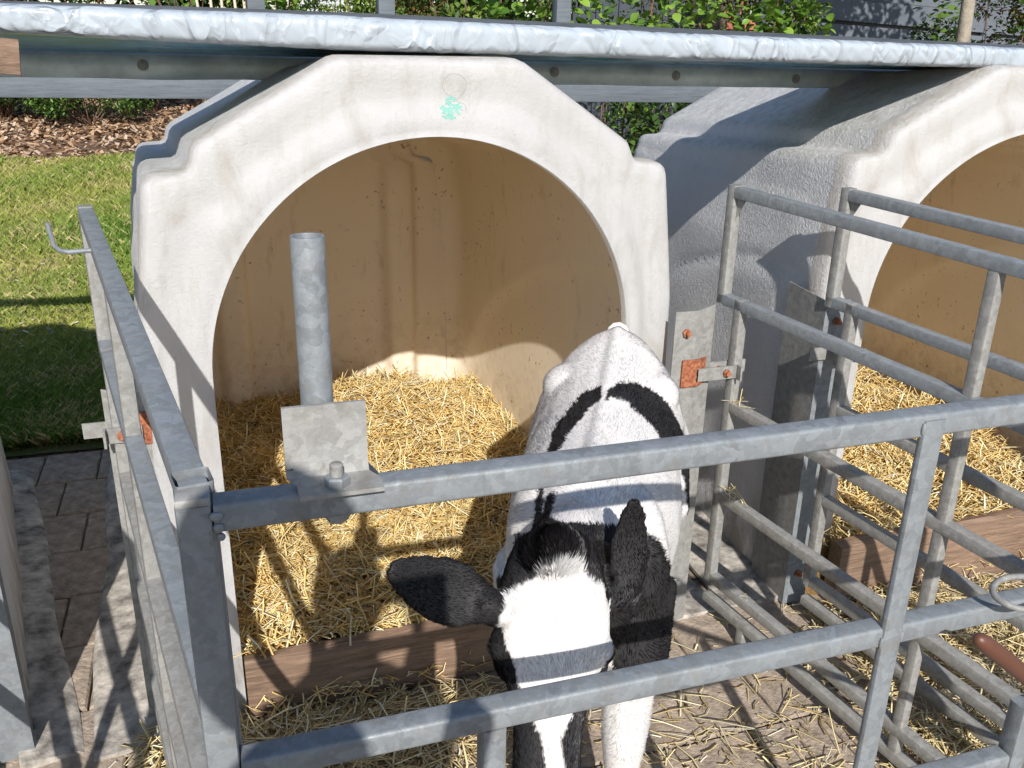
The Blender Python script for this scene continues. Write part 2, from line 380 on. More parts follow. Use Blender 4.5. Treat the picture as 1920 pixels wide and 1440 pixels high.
def make_hutch(loc, rz, label, n=NP, depth=1.56, lip=.845):
    root = empty('calf_hutch', loc, rz); tag(root, label, 'calf hutch', 'plastic calf hutches')
    out0 = hutch_profile(n)
    ar = smooth_pl([arch(p) for p in out0], 6)
    def at(i, t): return out0[i].lerp(ar[i], t)
    # front face with rim, from rounded outer edge to lip of opening
    rings = []
    for t, y, wid in ((0, .075, 1), (0.004, .045, 1), (.02, .018, 1), (.06, .004, 1), (.12, 0, 1), (.3, 0.004, 1), (.48, .008, 1), (.60, .004, 1), (.70, -.008, 1), (.8, -.012, 1), (.9, -.012, 1), (.975, -.011, 1), (.992, -.014, 1), (1.0, -.014, 1), (1.004, -.009, 1), (1.004, .012, 1)):
        r = []
        for i in range(n):
            p = at(i, t); yy = y
            p3 = Vector((p.x, yy, p.y))
            w_ = noise.noise(Vector((p.x*6, p.y*6, 3)))*.004*(1 if .1 < t < .97 else 0)
            p3.y += w_; r.append(p3)
        rings.append(r)
    mb = MB(); mb.loft(rings, closed=False, caps=False)
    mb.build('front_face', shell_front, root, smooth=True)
    # body shell: sections back to the rounded rear wall, outer skin and tan inner skin
    def skin(inset, name, mat, flip, y0):
        mb = MB(); rs = []
        ys = [y0]+[.11+.03*k for k in range(int((depth-.17)/.03))]+[depth-.06, depth-.03, depth-.012, depth-.002]
        for y in ys:
            t = y/depth; e = 0
            if y > depth-.08: q = (y-(depth-.08))/.08; e = .075*(1-math.sqrt(max(0, 1-q*q)))
            sh = .09*t; nar = 1-(.0 if inset < .01 else .09)*t
            pr = hutch_profile(n, sh*(1 if y > .09 else 0), nar if y > .09 else 1, inset+e)
            r = []
            for p in pr:
                off = 0
                if abs(p.x) > .4: off = side_relief(p.x, y, p.y, 1)
                fd = min(1, max(0, (y-.08)/.12)); off *= fd; nz_ = noise.noise(Vector((p.x*3, y*3, p.y*3)))*.005*fd
                r.append(Vector((p.x+math.copysign(off+nz_, p.x), y-(inset if y > depth-.07 else 0), p.y)))
            rs.append(r)
        mb.loft(rs, closed=False, caps=False)
        # rear wall: shrink to centre line, with the upright rib
        base = rs[-1]; b = len(mb.v); prev = None; K = 16
        grid = []
        for j in range(K+1):
            s_ = 1-j/K; row = []
            for p in base:
                x = p.x*s_; y = base[0].y+.003*0
                if inset > .01:
                    for xr in (.335, -.335):
                        d = abs(x-xr); y -= .055/(1+math.exp((d-.062)/.008))
                row.append(Vector((x, y, p.z if False else (p.z if s_ == 1 else p.z))))
            grid.append(row)
        if inset > .01:
            # plain grid for the rear wall so the rib reads
            zs_ = [p.z for p in base]; half = len(base)//2
            rows = []
            for z in np.linspace(-.055, max(zs_)-.002, 40):
                # half width of the last section at this height
                cand = [abs(base[i].x) for i in range(half) if base[i].z <= z]; cand2 = [abs(base[i].x) for i in range(half) if base[i].z >= z]
                hw = min(cand2[0], 9) if cand2 else .1
                row = []
                for k in range(121):
                    x = hw*(k/60-1); y = base[0].y
                    for xr in (.325, -.325):
                        d = abs(x-xr); y -= .05/(1+math.exp((d-.058)/.007))/(1+math.exp((z-1.08)/.03))
                    row.append(Vector((x, y, z)))
                rows.append(row)
            mb.loft(rows, closed=False, caps=False)
        else:
            mb.add([p for p in base], [tuple(range(len(base)))])
        return mb.build(name, mat, root, autos=50)
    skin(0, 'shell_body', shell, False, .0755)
    skin(.014, 'inner_wall', liner, True, .03)
    # ground lip
    for sx in (-1, 1):
        mb = MB(); rs = []
        for y in np.linspace(-.06, depth, 24):
            xo = lip-.02*y/depth+.008*math.sin(y*7+sx); xi = .64
            zt = .018+.006*math.sin(y*5)
            rs.append([(sx*xi, y, GZ+.004), (sx*xi, y, GZ+zt+.02), (sx*(xi+.05), y, GZ+zt+.012), (sx*(xo-.012), y, GZ+zt+.004), (sx*xo, y, GZ+zt-.006), (sx*xo, y, GZ+.004)])
        mb.loft(rs); mb.build('ground_lip', dirtyrim, root, autos=40)
    return root
HX = .457
hutch1 = make_hutch((HX, 1.93, 0), R(3.8), 'white plastic calf hutch whose round doorway stands open behind the calf')
hutch2 = make_hutch((HX+1.708, 1.93, 0), R(-4.2), 'white calf hutch at the right with grimy sloping shoulder, cut by the frame')
hutch0 = make_hutch((-1.165, 1.765, 0), R(11), 'calf hutch at the far left edge showing only its side wall and lip', lip=.765)

# paint mark and pencilled ring above the doorway
def facepos(xp, yp, dy):
    d = fw+RT*((xp-960)/F)-UP*((yp-720)/F); t = (1.925-dy)/d.y; return Vector((0, 0, H))+d*t
def smear(name, pts, mat, parent):
    inv = parent.matrix_world.inverted()
    mb = MB(); 
    for a, b, w_ in pts:
        p = facepos(*a, .010); q = facepos(*b, .010); d = (q-p).normalized(); s = Vector((-d.z, 0, d.x))*w_
        mb.add([p-s, p+s, q+s, q-s], [(0, 1, 2, 3)])
    return mb
bpy.context.view_layer.update()
mark = mat_simple('turquoise_marker', (.18, .40, .33), .8); pencil = mat_simple('pencil_line', (.36, .34, .33), .8)
def projected(name, segs, mat, lift=.0005):
    "flat print laid on the front face by casting onto its mesh"
    ff = [c for c in hutch1.children if c.name.startswith('front_face')][0]
    bpy.context.view_layer.update(); inv = ff.matrix_world.inverted(); org = Vector((0, 0, H)); mb = MB()
    def hit(xp, yp):
        d = fw+RT*((xp-960)/F)-UP*((yp-720)/F)
        ok, loc, nor, i = ff.ray_cast(inv @ org, (inv.to_3x3() @ d).normalized())
        return (loc+Vector((0, -lift, 0))) if ok else None
    for (x0, y0, x1, y1, hw) in segs:
        L = math.hypot(x1-x0, y1-y0); nx, ny = -(y1-y0)/L*hw, (x1-x0)/L*hw
        ps = [hit(x0+nx, y0+ny), hit(x0-nx, y0-ny), hit(x1-nx, y1-ny), hit(x1+nx, y1+ny)]
        if None in ps: continue
        mb.add(ps, [(0, 1, 2, 3)])
    mb.build(name, mat, hutch1)
segs = []
for i in range(85):
    a = random.uniform(0, 6.28); r = math.sqrt(random.random()); x = 841+19*r*math.cos(a)+random.uniform(-2, 2); y = 203+21*r*math.sin(a)
    an = random.uniform(-.6, .9); l = random.uniform(4, 10); segs.append((x, y, x+l*math.cos(an), y+l*math.sin(an), random.uniform(.6, 1.7)))
projected('paint_mark', segs, mark)
ring = [(852+22*math.cos(t)+random.uniform(-.7, .7), 160+22*math.sin(t)+random.uniform(-.7, .7)) for t in np.linspace(2.2, 7.2, 26)]
pl = [(857, 186), (840, 177)]+ring+[(866, 178), (855, 188), (872, 196), (876, 212), (868, 222)]
segs = [(*pl[i], *pl[i+1], .55) for i in range(len(pl)-1)]
projected('pencil_ring', segs, pencil, .0004)

# ------------------------------------------------------------ plank sills across the doorways
def plank(name, a, b, w_, h, label, mat):
    root = Vector(a); mb = MB(); n = 14; rs = []
    d = (Vector(b)-root); L = d.length; d.normalize(); s = Vector((-d.y, d.x, 0))
    for k in range(n+1):
        p = root+d*L*k/n; j = lambda q: noise.noise(Vector((k*.9, q+a[0]*7, 1)))*.009
        rs.append([p-s*(w_/2+j(1)), p-s*(w_/2+j(2))+Vector((0, 0, h-.008)), p-s*(w_/2-.012)+Vector((0, 0, h+j(3))), p+s*(w_/2-.012)+Vector((0, 0, h+j(4))), p+s*w_/2+Vector((0, 0, h-.008)), p+s*w_/2])
    mb.loft(rs); o = mb.build(name, mat, None, autos=30); tag(o, label, 'plank', 'timber sills'); return o
plank('timber_sill', (-.03, 1.872, GZ+.01), (.94, 1.872, GZ+.03), .05, .165, 'brown timber board across the foot of the calf\'s hutch doorway', plank_m)
plank('timber_sill', (1.63, 1.87, GZ+.01), (2.7, 1.87, GZ+.02), .05, .21, 'reddish brown timber board across the foot of the right hutch doorway', plank_m)

# ------------------------------------------------------------ galvanised pens
AZ = R(9.5)
pdir = Vector((math.sin(AZ), -math.cos(AZ), 0)); pside = Vector((-pdir.y, pdir.x, 0))
RAILZ = [1.162, .888, .615, .350, .092, .022]
def make_panel(base, label, length=1.33, mid=.73, hook=None, tag_group='pen side panels', side=1, foot=True):
    root = empty('side_hurdle', (base[0], base[1], GZ)); tag(root, label, 'pen panel', tag_group)
    def P(s, z): 
        zz = z-.033*s; q = pdir*s; return Vector((q.x, q.y, zz-GZ))
    T = .028
    mb = MB(); mb.bar(P(0, 1.178), P(0, .875), T, T, up=pside); mb.build('post', galv_old, root, autos=40)
    mb = MB(); mb.bar(P(.068, .902), P(.068, .078), T, T, up=pside); mb.build('post', galv_old, root, autos=40)
    for i, z in enumerate(RAILZ):
        s0 = (.014 if i == 0 else -.012 if i == 1 else .082 if i < 5 else .06)
        mb = MB(); mb.bar(P(s0, z), P(length, z), T, T, r=.003); mb.build('rail', galv if i < 2 else galv_old, root, autos=40)
    for i in range(5):
        mb = MB(); mb.bar(P(mid, RAILZ[i]-.014), P(mid, RAILZ[i+1]+.014), T*.9, T*.9, up=pside); mb.build('upright', galv_old, root, autos=40)
    mb = MB(); mb.bar(P(length+.016, 1.178), P(length+.016, .0), T*1.15, T*1.15, up=pside, caps=False)
    mb.bar(P(length+.016, 1.172), P(length+.016, 1.168), T*.86, T*.86, up=pside); mb.build('post', galv, root, autos=40)
    if foot:
        mb = MB(); mb.bar(P(.22, .01), P(.22, GZ+.015)+Vector((0, 0, 0)), T, T, up=pside); mb.build('foot', galv_old, root, autos=40)
    # small gusset under the top corner
    mb = MB(); a = P(.014, 1.148); mb.add([a+pside*.002, a+Vector((0, 0, -.05))+pside*.002, a+pdir*.03+pside*.002, a-pside*.002, a+Vector((0, 0, -.05))-pside*.002, a+pdir*.03-pside*.002], [(0, 1, 2), (5, 4, 3), (0, 3, 4, 1), (1, 4, 5, 2), (2, 5, 3, 0)]); mb.build('gusset', galv_old, root)
    return root, P
pL, PL = make_panel((-.243, 1.975), 'galvanised pen side panel at the left of the calf, running towards the viewer', 1.215, mid=.5)
pA, PA = make_panel((1.24, 1.985), 'galvanised pen side panel just right of the calf, with straw caught on a rail', 1.28)
pB, PB = make_panel((1.50, 1.885), 'galvanised side panel of the neighbouring pen, in front of the right hutch', 1.28)
p0, P0 = make_panel((-.66, 1.84), 'galvanised pen panel in shade at the bottom left corner', 1.0)
p0.rotation_euler.z = R(4)
def add_local(mb_fn, name, mat, root, autos=40):
    mb = MB(); mb_fn(mb); return mb.build(name, mat, root, autos=autos)
def bend(pts, n=5):
    pl = rounded([Vector(p) for p in pts], [0]+[.018]*(len(pts)-2)+[0]) if len(pts) > 2 else [Vector(p) for p in pts]
    return pl
a = PL(.30, 1.160)
add_local(lambda mb: mb.tube([a, a-pside*.050, a-pside*.062+Vector((0, 0, .004)), a-pside*.070+Vector((0, 0, .014)), a-pside*.074+Vector((0, 0, .052))], .0042, 8), 'hook', galv, pL)
a = PL(1.20, .80)
add_local(lambda mb: mb.tube([a+pside*.012-pdir*.03, a+pdir*.006-pside*.008+Vector((0, 0, .02)), a+pdir*.02-pside*.014+Vector((0, 0, .02)), a+pdir*.028-pside*.014+Vector((0, 0, .008)), a+pdir*.03-pside*.013+Vector((0, 0, -.16))], .0085, 12), 'latch_rod', galv_old, pL)
# straw wisps on the right panel's rail
gate = empty('pen_gate', (-.04, .734, GZ)); tag(gate, 'galvanised front gate of the calf\'s pen with an upright pipe bolted on it', 'gate')
def G(x, y, z): return Vector((x+.04, y-.72, z-GZ))
TG = .0275
g_ = lambda *a_, **k_: None
add_local(lambda mb: mb.bar(G(-.040, .720, 1.127), G(-.040, .720, GZ+.05), .030, .028, up=(0, 1, 0), r=.0045), 'post', galv, gate)
add_local(lambda mb: (mb.bar(G(-.054, .720, 1.130), G(-.026, .720, 1.130), .026, .010, r=.003)), 'tube_end', galv_old, gate)
for z, x0, x1 in ((1.1135, -.024, 1.45), (.8350, -.024, .7195), (.8350, .7455, 1.45), (.568, .7455, .985)):
    add_local(lambda mb: mb.bar(G(x0, .720, z), G(x1, .720, z), TG, TG, r=.0042, seg=3), 'rail', galv, gate)
add_local(lambda mb: mb.bar(G(.7320, .7085, 1.121), G(.7320, .7085, GZ+.1), .0285, .011, up=(0, 1, 0), r=.004), 'upright', galv, gate)
add_local(lambda mb: mb.bar(G(.231, .720, .822), G(.231, .720, GZ+.1), .0275, .0275, up=(0, 1, 0), r=.005), 'upright', galv, gate)
add_local(lambda mb: mb.bar(G(1.003, .720, .66), G(1.003, .720, GZ+.1), .0275, .0275, up=(0, 1, 0), r=.005), 'upright', galv, gate)
# weld beads
def blob(mb, c, r):
    rings = []
    for i in range(1, 5):
        t = math.pi*i/5; rings.append([Vector(c)+Vector((r[0]*math.sin(t)*math.cos(u), r[1]*math.sin(t)*math.sin(u), r[2]*math.cos(t))) for u in np.linspace(0, 6.283, 9)[:-1]])
    mb.loft(rings)
for c, rr in (((-.022, .7055, 1.117), (.006, .003, .005)), ((-.021, .7055, 1.106), (.005, .003, .005)), ((-.020, .7055, 1.097), (.004, .003, .004)), ((.7175, .705, 1.112), (.003, .003, .008)), ((.7175, .705, .830), (.003, .003, .009)), ((.7465, .705, .834), (.003, .0025, .009))):
    add_local(lambda mb: blob(mb, G(*c), rr), 'weld', galv, gate, 60)
# pipe holder
br = empty('pipe_holder', G(.075, .713, 1.1275), 0, gate)
def bracket(mb):
    prof = [(-.022, 0.001), (-.022, .005), (.000, .005), (.010, .0075), (.014, .014), (.015, .073), (.019, .073), (.0185, .012), (.013, .004), (.004, .001)]
    mb.loft([[Vector((x+(.008 if z < .007 else .001*0), y, z)) for y, z in prof] for x in (-.036, .037)])
add_local(bracket, 'angle_plate', galv_old, br, 35)
def pipe(mb):
    n = 28; c = Vector((-.003, .036, 0)); rings = []
    for r, z in ((.0145, -.03), (.0145, .216), (.0142, .2175), (.0118, .2175), (.0115, .216), (.0115, .05)):
        rings.append([c+Vector((r*math.cos(6.2832*k/n), r*math.sin(6.2832*k/n), z)) for k in range(n)])
    mb.loft(rings, caps=False)
add_local(pipe, 'pipe', galv, br, 40)
add_local(lambda mb: (mb.hexnut((.006, -.006, .005), (0, 0, 1), .0115, .009)), 'nut', galv, br, 25)
def stud(mb):
    c = Vector((.006, -.006, 0)); rings = []; z = .012
    for i in range(13):
        r = .0062 if i % 2 else .0054
        rings.append([c+Vector((r*math.cos(.5236*k), r*math.sin(.5236*k), z+i*.0011)) for k in range(12)])
    mb.loft(rings)
add_local(stud, 'stud', galv_old, br, 80)
add_local(lambda mb: (mb.tube([(.006, .007, -.0262), (.006, .007, -.0305)], .0135, 16), mb.hexnut((.006, .007, -.0305), (0, 0, -1), .0105, .007)), 'bolt_head', galv_old, br, 25)

# angle posts with hinge brackets on the hutch flanges
def angle_post(cx, cy, sgn, label, z1=.86, rz=0, hinge=True, side_w=.10, front_w=.055, hz=.70):
    root = empty('hinge_post', (cx, cy, GZ), rz); tag(root, label, 'angle post', 'steel angle posts on the hutch corners')
    t = .0035; h0 = .02; h1 = z1-GZ
    def front(mb): mb.box((min(0, -sgn*front_w), 0, h0), (max(0, -sgn*front_w), t, h1))
    def sidef(mb):
        x0 = 0 if sgn > 0 else -t
        rs = [(x0, t, h0), (x0+t, t, h0), (x0+t, side_w, h0), (x0, side_w, h0)]
        mb.loft([[Vector(p) for p in rs], [Vector((p[0], p[1], h1+(.012 if p[1] > t else 0))) for p in rs]])
    add_local(front, 'front_leg', galv, root); add_local(sidef, 'side_leg', galv_old, root)  # side leg takes the paler steel to stand in for grazing sunlight
    for z in (h1-.055, h1-.42, .12):
        def bolt(mb): mb.hexnut((-sgn*front_w*.5, 0, z), (0, -1, 0), .011, .008); mb.tube([(-sgn*front_w*.5, -.006, z), (-sgn*front_w*.5, -.018, z)], .006, 8)
        add_local(bolt, 'bolt', rust, root, 30)
    for z in (h1-.05, h1-.45):
        def bolt(mb): mb.hexnut((sgn*(-.000)+(t if sgn > 0 else -t), side_w*.55, z), (sgn, 0, 0), .011, .009)
        add_local(bolt, 'bolt', rust, root, 30)
    if hinge:
        zz = hz-GZ
        def rb(mb):
            mb.box((min(-sgn*.03, sgn*.006), -.006, zz-.032), (max(-sgn*.03, sgn*.006), -.001, zz+.032))
            mb.box((min(sgn*.006, sgn*.011), -.006, zz-.030), (max(sgn*.006, sgn*.011), .045, zz+.030))
        if hinge == 2:
            add_local(rb, 'rusty_bracket', rust, root, 30)
    return root
def plate_post(cx, cy, sgn, label, z1):
    root = empty('hinge_post', (cx, cy, GZ)); tag(root, label, 'angle post', 'steel angle posts on the hutch corners'); h1 = z1-GZ
    add_local(lambda mb: mb.box((min(0, -sgn*.062), 0, .02), (max(0, -sgn*.062), .004, h1)), 'front_leg', galv_old, root)
    add_local(lambda mb: mb.loft([[Vector(p) for p in ((0, 0, z), (sgn*.058, .018, z+dz), (sgn*.058, .022, z+dz), (0, .004, z))] for z, dz in ((.02, 0), (h1, .008))]), 'side_leg', galv_old, root)
    for z in (h1-.055, h1-.42, .12):
        def bolt(mb): mb.hexnut((-sgn*.030, 0, z), (0, -1, 0), .0115, .008); mb.tube([(-sgn*.030, -.006, z), (-sgn*.030, -.018, z)], .006, 8)
        add_local(bolt, 'bolt', rust, root, 30)
    zz = .722-GZ
    add_local(lambda mb: (mb.box((min(-sgn*.035, sgn*.012), -.007, zz-.036), (max(-sgn*.035, sgn*.012), -.001, zz+.036)), mb.loft([[Vector(p) for p in ((sgn*.012, -.007, z), (sgn*.042, .012, z), (sgn*.042, .017, z), (sgn*.012, -.001, z))] for z in (zz-.036, zz+.036)])), 'rusty_bracket', rust, root, 30)
    return root
apR = plate_post(1.120, 1.900, 1, 'steel angle post with rust red bracket right beside the calf\'s rump', .885)
apL = plate_post(-.200, 1.900, -1, 'steel angle post with rusty bracket at the left corner of the calf\'s hutch', .80)
pz0 = empty('hinge_post', (-.505, 1.872, GZ), R(11)); tag(pz0, 'shaded steel angle post on the corner of the far left hutch', 'angle post', 'steel angle posts on the hutch corners')
add_local(lambda mb: mb.box((-.16, 0, .02), (0, .004, .93)), 'front_leg', galv, pz0); add_local(lambda mb: mb.box((.0, .0, .02), (.004, .10, .93)), 'side_leg', galv, pz0)
for z in (.30, .75): add_local(lambda mb: mb.hexnut((-.05, 0, z), (0, -1, 0), .011, .008), 'bolt', rust, pz0, 30)
apN = angle_post(1.492, 1.895, 1, 'wide steel angle post with two rusty bolts on the right hutch\'s near corner', .885, hinge=0, side_w=.17, front_w=-.075)
def hinge(loc, sgn, label, L=.11, rz=0):
    root = empty('hinge_strap', loc, rz); tag(root, label, 'hinge', 'hinge straps holding the panels')
    def strap(mb):
        mb.box((0 if sgn > 0 else -L, 0, -.017), (L if sgn > 0 else 0, .005, .017))
        x = sgn*L; mb.box((min(x, x-sgn*.005), -.020, -.019), (max(x, x-sgn*.005), -.0005, .019))
    add_local(strap, 'strap', galv_old, root, 30)
    def st2(mb): mb.box((min(sgn*L*.3, sgn*(L+.045)), .040, -.017), (max(sgn*L*.3, sgn*(L+.045)), .045, .017))
    add_local(st2, 'strap', galv_old, root, 30)
    def pin(mb):
        mb.hexnut((sgn*(L-.035), 0, 0), (0, -1, 0), .0105, .008); mb.tube([(sgn*(L-.035), -.014, 0), (sgn*(L-.035), .06, 0)], .0065, 10)
        mb.hexnut((sgn*(L-.035), .046, 0), (0, 1, 0), .0105, .008)
    add_local(pin, 'bolt', rust, root, 30)
    return root
hinge((1.128, 1.893, .715), 1, 'hinge strap with rusty bolt beside the calf\'s hip, gripping the right panel', .12)
hinge((1.600, 1.845, .745), -1, 'short hinge strap with bright rusty bolt in front of the right hutch\'s corner', .10)
hinge((-.185, 1.885, .715), -1, 'hinge strap with orange bolt sticking out at the left side panel', .075)

# ------------------------------------------------------------ roof over the hutches
roof = empty('shelter_roof', (0, 1.99, 1.475)); tag(roof, 'low flat shelter roof with crumpled white plastic edge across both hutches', 'roof')
XR0, XR1 = -1.9, 4.2
def rz_(x): return float(np.interp(x, [-1.9, -.344, .28, 1.06, 2.07, 4.2], [1.530, 1.496, 1.478, 1.469, 1.460, 1.445]))
def rt_(x): return float(np.interp(x, [-1.9, -.344, .28, 1.06, 2.07, 4.2], [1.556, 1.549, 1.545, 1.529, 1.513, 1.478]))
nx = 1500; prof = []
ty = np.array([.16, .10, .06, .03, .012, 0, -.004, -.004, -.003, 0, .010, .03, .08]); tz = np.array([.060, .0595, .059, .0585, .057, .050, .042, .032, .020, .008, .001, -.002, -.001])
s_ = np.linspace(0, 12, 30); py = np.interp(s_, range(13), ty); pz = np.interp(s_, range(13), tz)
V = np.zeros((nx, 30, 3)); xs = np.linspace(XR0, XR1, nx)
for i, x in enumerate(xs):
    for j in range(30):
        q = Vector((x*9+py[j]*20, pz[j]*22-x*5, py[j]*6)); q2 = Vector((x*30+pz[j]*26, pz[j]*30-x*9, 2.2+py[j]*9))
        n1 = 1-abs(noise.noise(q))*2; n2 = noise.noise(q2); n3 = noise.noise(Vector((x*2.3, 0, 5))); n4 = max(0, 1-abs(noise.noise(Vector((x*14+pz[j]*14, pz[j]*6, 8))))*5)
        d = .0016*n1+.0004*n2+.005*n3-.003*n4
        edge = (1 if 3 < j < 27 else .5)
        V[i, j] = (x, py[j]-d*edge*.9+.004, rz_(x)-1.475+pz[j]/.06*(rt_(x)-rz_(x))+d*.35)
i = np.arange(nx-1)[:, None]*30+np.arange(29)[None]; i = i.ravel()
mesh_obj('plastic_wrap', V.reshape(-1, 3), np.stack([i, i+1, i+31, i+30], -1), wrap, roof, smooth=True)
add_local(lambda mb: mb.loft([[Vector((x, .03, rt_(x)-1.478)), Vector((x, .03, rt_(x)-1.4745)), Vector((x, .57, rt_(x)-1.4745)), Vector((x, .57, rt_(x)-1.478-.03)), Vector((x, .10, rt_(x)-1.478-.015))] for x in np.linspace(XR0, XR1, 20)]), 'roof_sheet', darkwood, roof, 30)
YB = 2.56
za, zb = at(0, 97, YB), at(1430, 128, YB); zc, zd = at(0, 143, YB), at(1430, 163, YB)
def lerpz(p, q, x): return p.z+(q.z-p.z)*(x-p.x)/(q.x-p.x)
V2 = []; F2 = []; nx2, ny2 = 300, 26
for i in range(nx2):
    for j in range(ny2):
        x = XR0+(XR1-XR0)*i/(nx2-1); t = j/(ny2-1); y = .03+(YB-1.99-.03)*t
        z = (rz_(x)+.006)*(1-t)+(lerpz(za, zb, x)+.004)*t-1.475 + .007*noise.noise(Vector((x*3, y*16, 0)))*(1 if .05 < t < .95 else .2)
        V2.append((x, y, z))
for i in range(nx2-1):
    for j in range(ny2-1): F2.append((i*ny2+j, i*ny2+j+1, (i+1)*ny2+j+1, (i+1)*ny2+j))
mesh_obj('foil_underside', V2, F2, foil, roof, smooth=True)
metalband = mat_simple('dull_foil_band', (.50, .57, .57), .4, .1, (20, .5, .01), .25, 10)
nb = 240; V3 = []; F3 = []
for i in range(nb):
    x = XR0+(XR1-XR0)*i/(nb-1); o = .004*noise.noise(Vector((x*5, 0, 0))); a_, b_ = lerpz(za, zb, x), lerpz(zc, zd, x)
    for (y, z) in ((YB+.02, a_+.004), (YB+.002, a_), (YB-.002+o, (a_+b_)/2), (YB-.002-o, b_+o*.8), (YB+.03, b_-.003+o*.8)): V3.append((x, y-1.99, z-1.475))
for i in range(nb-1):
    for j in range(4): F3.append((i*5+j, i*5+j+1, (i+1)*5+j+1, (i+1)*5+j))
mesh_obj('rear_band', V3, F3, metalband, roof, smooth=True)
for (xp, yp) in ((268, 122), (1040, 135), (1268, 142), (1493, 148), (-300, 110)):
    p = at(xp, yp, YB-.004)-Vector((0, 1.99, 1.475))
    def washer(mb):
        for r0_, r1_, yy in ((.014, .011, -.002), (.007, .005, -.006)):
            mb.loft([[p+Vector((r*math.cos(a_), y_, r*math.sin(a_))) for a_ in np.linspace(0, 6.2832, 17)[:-1]] for r, y_ in ((r0_, .004), (r0_, yy+.002), (r1_, yy))])
    add_local(washer, 'screw', galv_old, roof, 30)
bt = [at(0, 5, 2.5), at(640, 26, 2.5), at(1280, 57, 2.5), at(1920, 88, 2.5)]
btz = lambda x: float(np.interp(x, [p.x for p in bt], [p.z for p in bt]))-1.475
add_local(lambda mb: mb.loft([[Vector((x, y-1.99, btz(x)+z)) for y, z in ((2.49, -.045), (2.49, .005), (2.53, .005), (2.53, -.045))] for x in np.linspace(XR0, XR1, 16)]), 'top_batten', darkwood, roof, 30)
# timber frame standing behind the hutches
YF = 3.78
frame = empty('timber_trellis', (0, YF, GZ)); tag(frame, 'grey painted timber frame with posts behind the shelter roof and hutches', 'timber frame')
def FR(p): return (p.x, p.y-YF, p.z-GZ)
ta, tb = at(0, 12, YF), at(1900, 84, YF); ba, bb = at(0, 158, YF), at(1300, 173, YF)
def lineto(p, q, x): return p.lerp(q, (x-p.x)/(q.x-p.x))

add_local(lambda mb: mb.bar(FR(lineto(ba, bb, -3.2)), FR(lineto(ba, bb, 5.5)), .045, .088, r=.003), 'rail', greywood, frame, 30)
for xp in (1062, 728, 482, 1975):
    q = at(xp, 20, YF); add_local(lambda mb: mb.bar((q.x, .055, 0), (q.x, .055, 2.5), .065, .06, up=(0, 1, 0), r=.003), 'post', greywood, frame, 30)
blk = MB(); blk.bar((-.46, 1.93, 1.468), (-.312, 1.95, 1.455), .045, .062, r=.003); bo = blk.build('timber_block', plank_m, None, autos=30)
tag(bo, 'short brown timber end under the white roof edge at the far left', 'timber block')

# ------------------------------------------------------------ handle and ring at the right edge
hp = [at(1832, 1196, .66), at(1836, 1199, .661), at(1848, 1208, .664), at(1885, 1236, .675), at(2000, 1330, .74)]
hd = MB(); hd.tube(hp, [.004, .0085, .0108, .0112, .0112], 20)
tool = empty('hand_tool', (hp[4].x, hp[4].y, GZ)); tag(tool, 'tool with brown rubber handle grip poking in at the right edge over the gate rail', 'tool')
gp = hd.build('handle_grip', rubber, None, autos=60); gp.parent = tool; gp.matrix_parent_inverse = Matrix.Translation(-tool.location)
dd = (hp[4]-hp[2]).normalized(); end = hp[4]+dd*((hp[4].z-GZ-.02)/-dd.z)
add_local(lambda mb: mb.tube([hp[4]-tool.location, end-tool.location], .0085, 12), 'shaft', galv_old, tool)
add_local(lambda mb: mb.bar(end-tool.location+Vector((-.11, 0, 0)), end-tool.location+Vector((.11, 0, 0)), .035, .03, r=.006), 'head', galv_old, tool)
rg = MB(); c = at(1925, 1112, .705); rg.tube([c+Vector((.045*math.cos(t), .030*math.sin(t), .004*math.sin(t))) for t in np.linspace(0, 6.1, 28)], .0042, 8)
o = rg.build('wire_ring', galv_old, None, autos=60); tag(o, 'grey ring lying on the second gate rail at the right edge', 'ring')

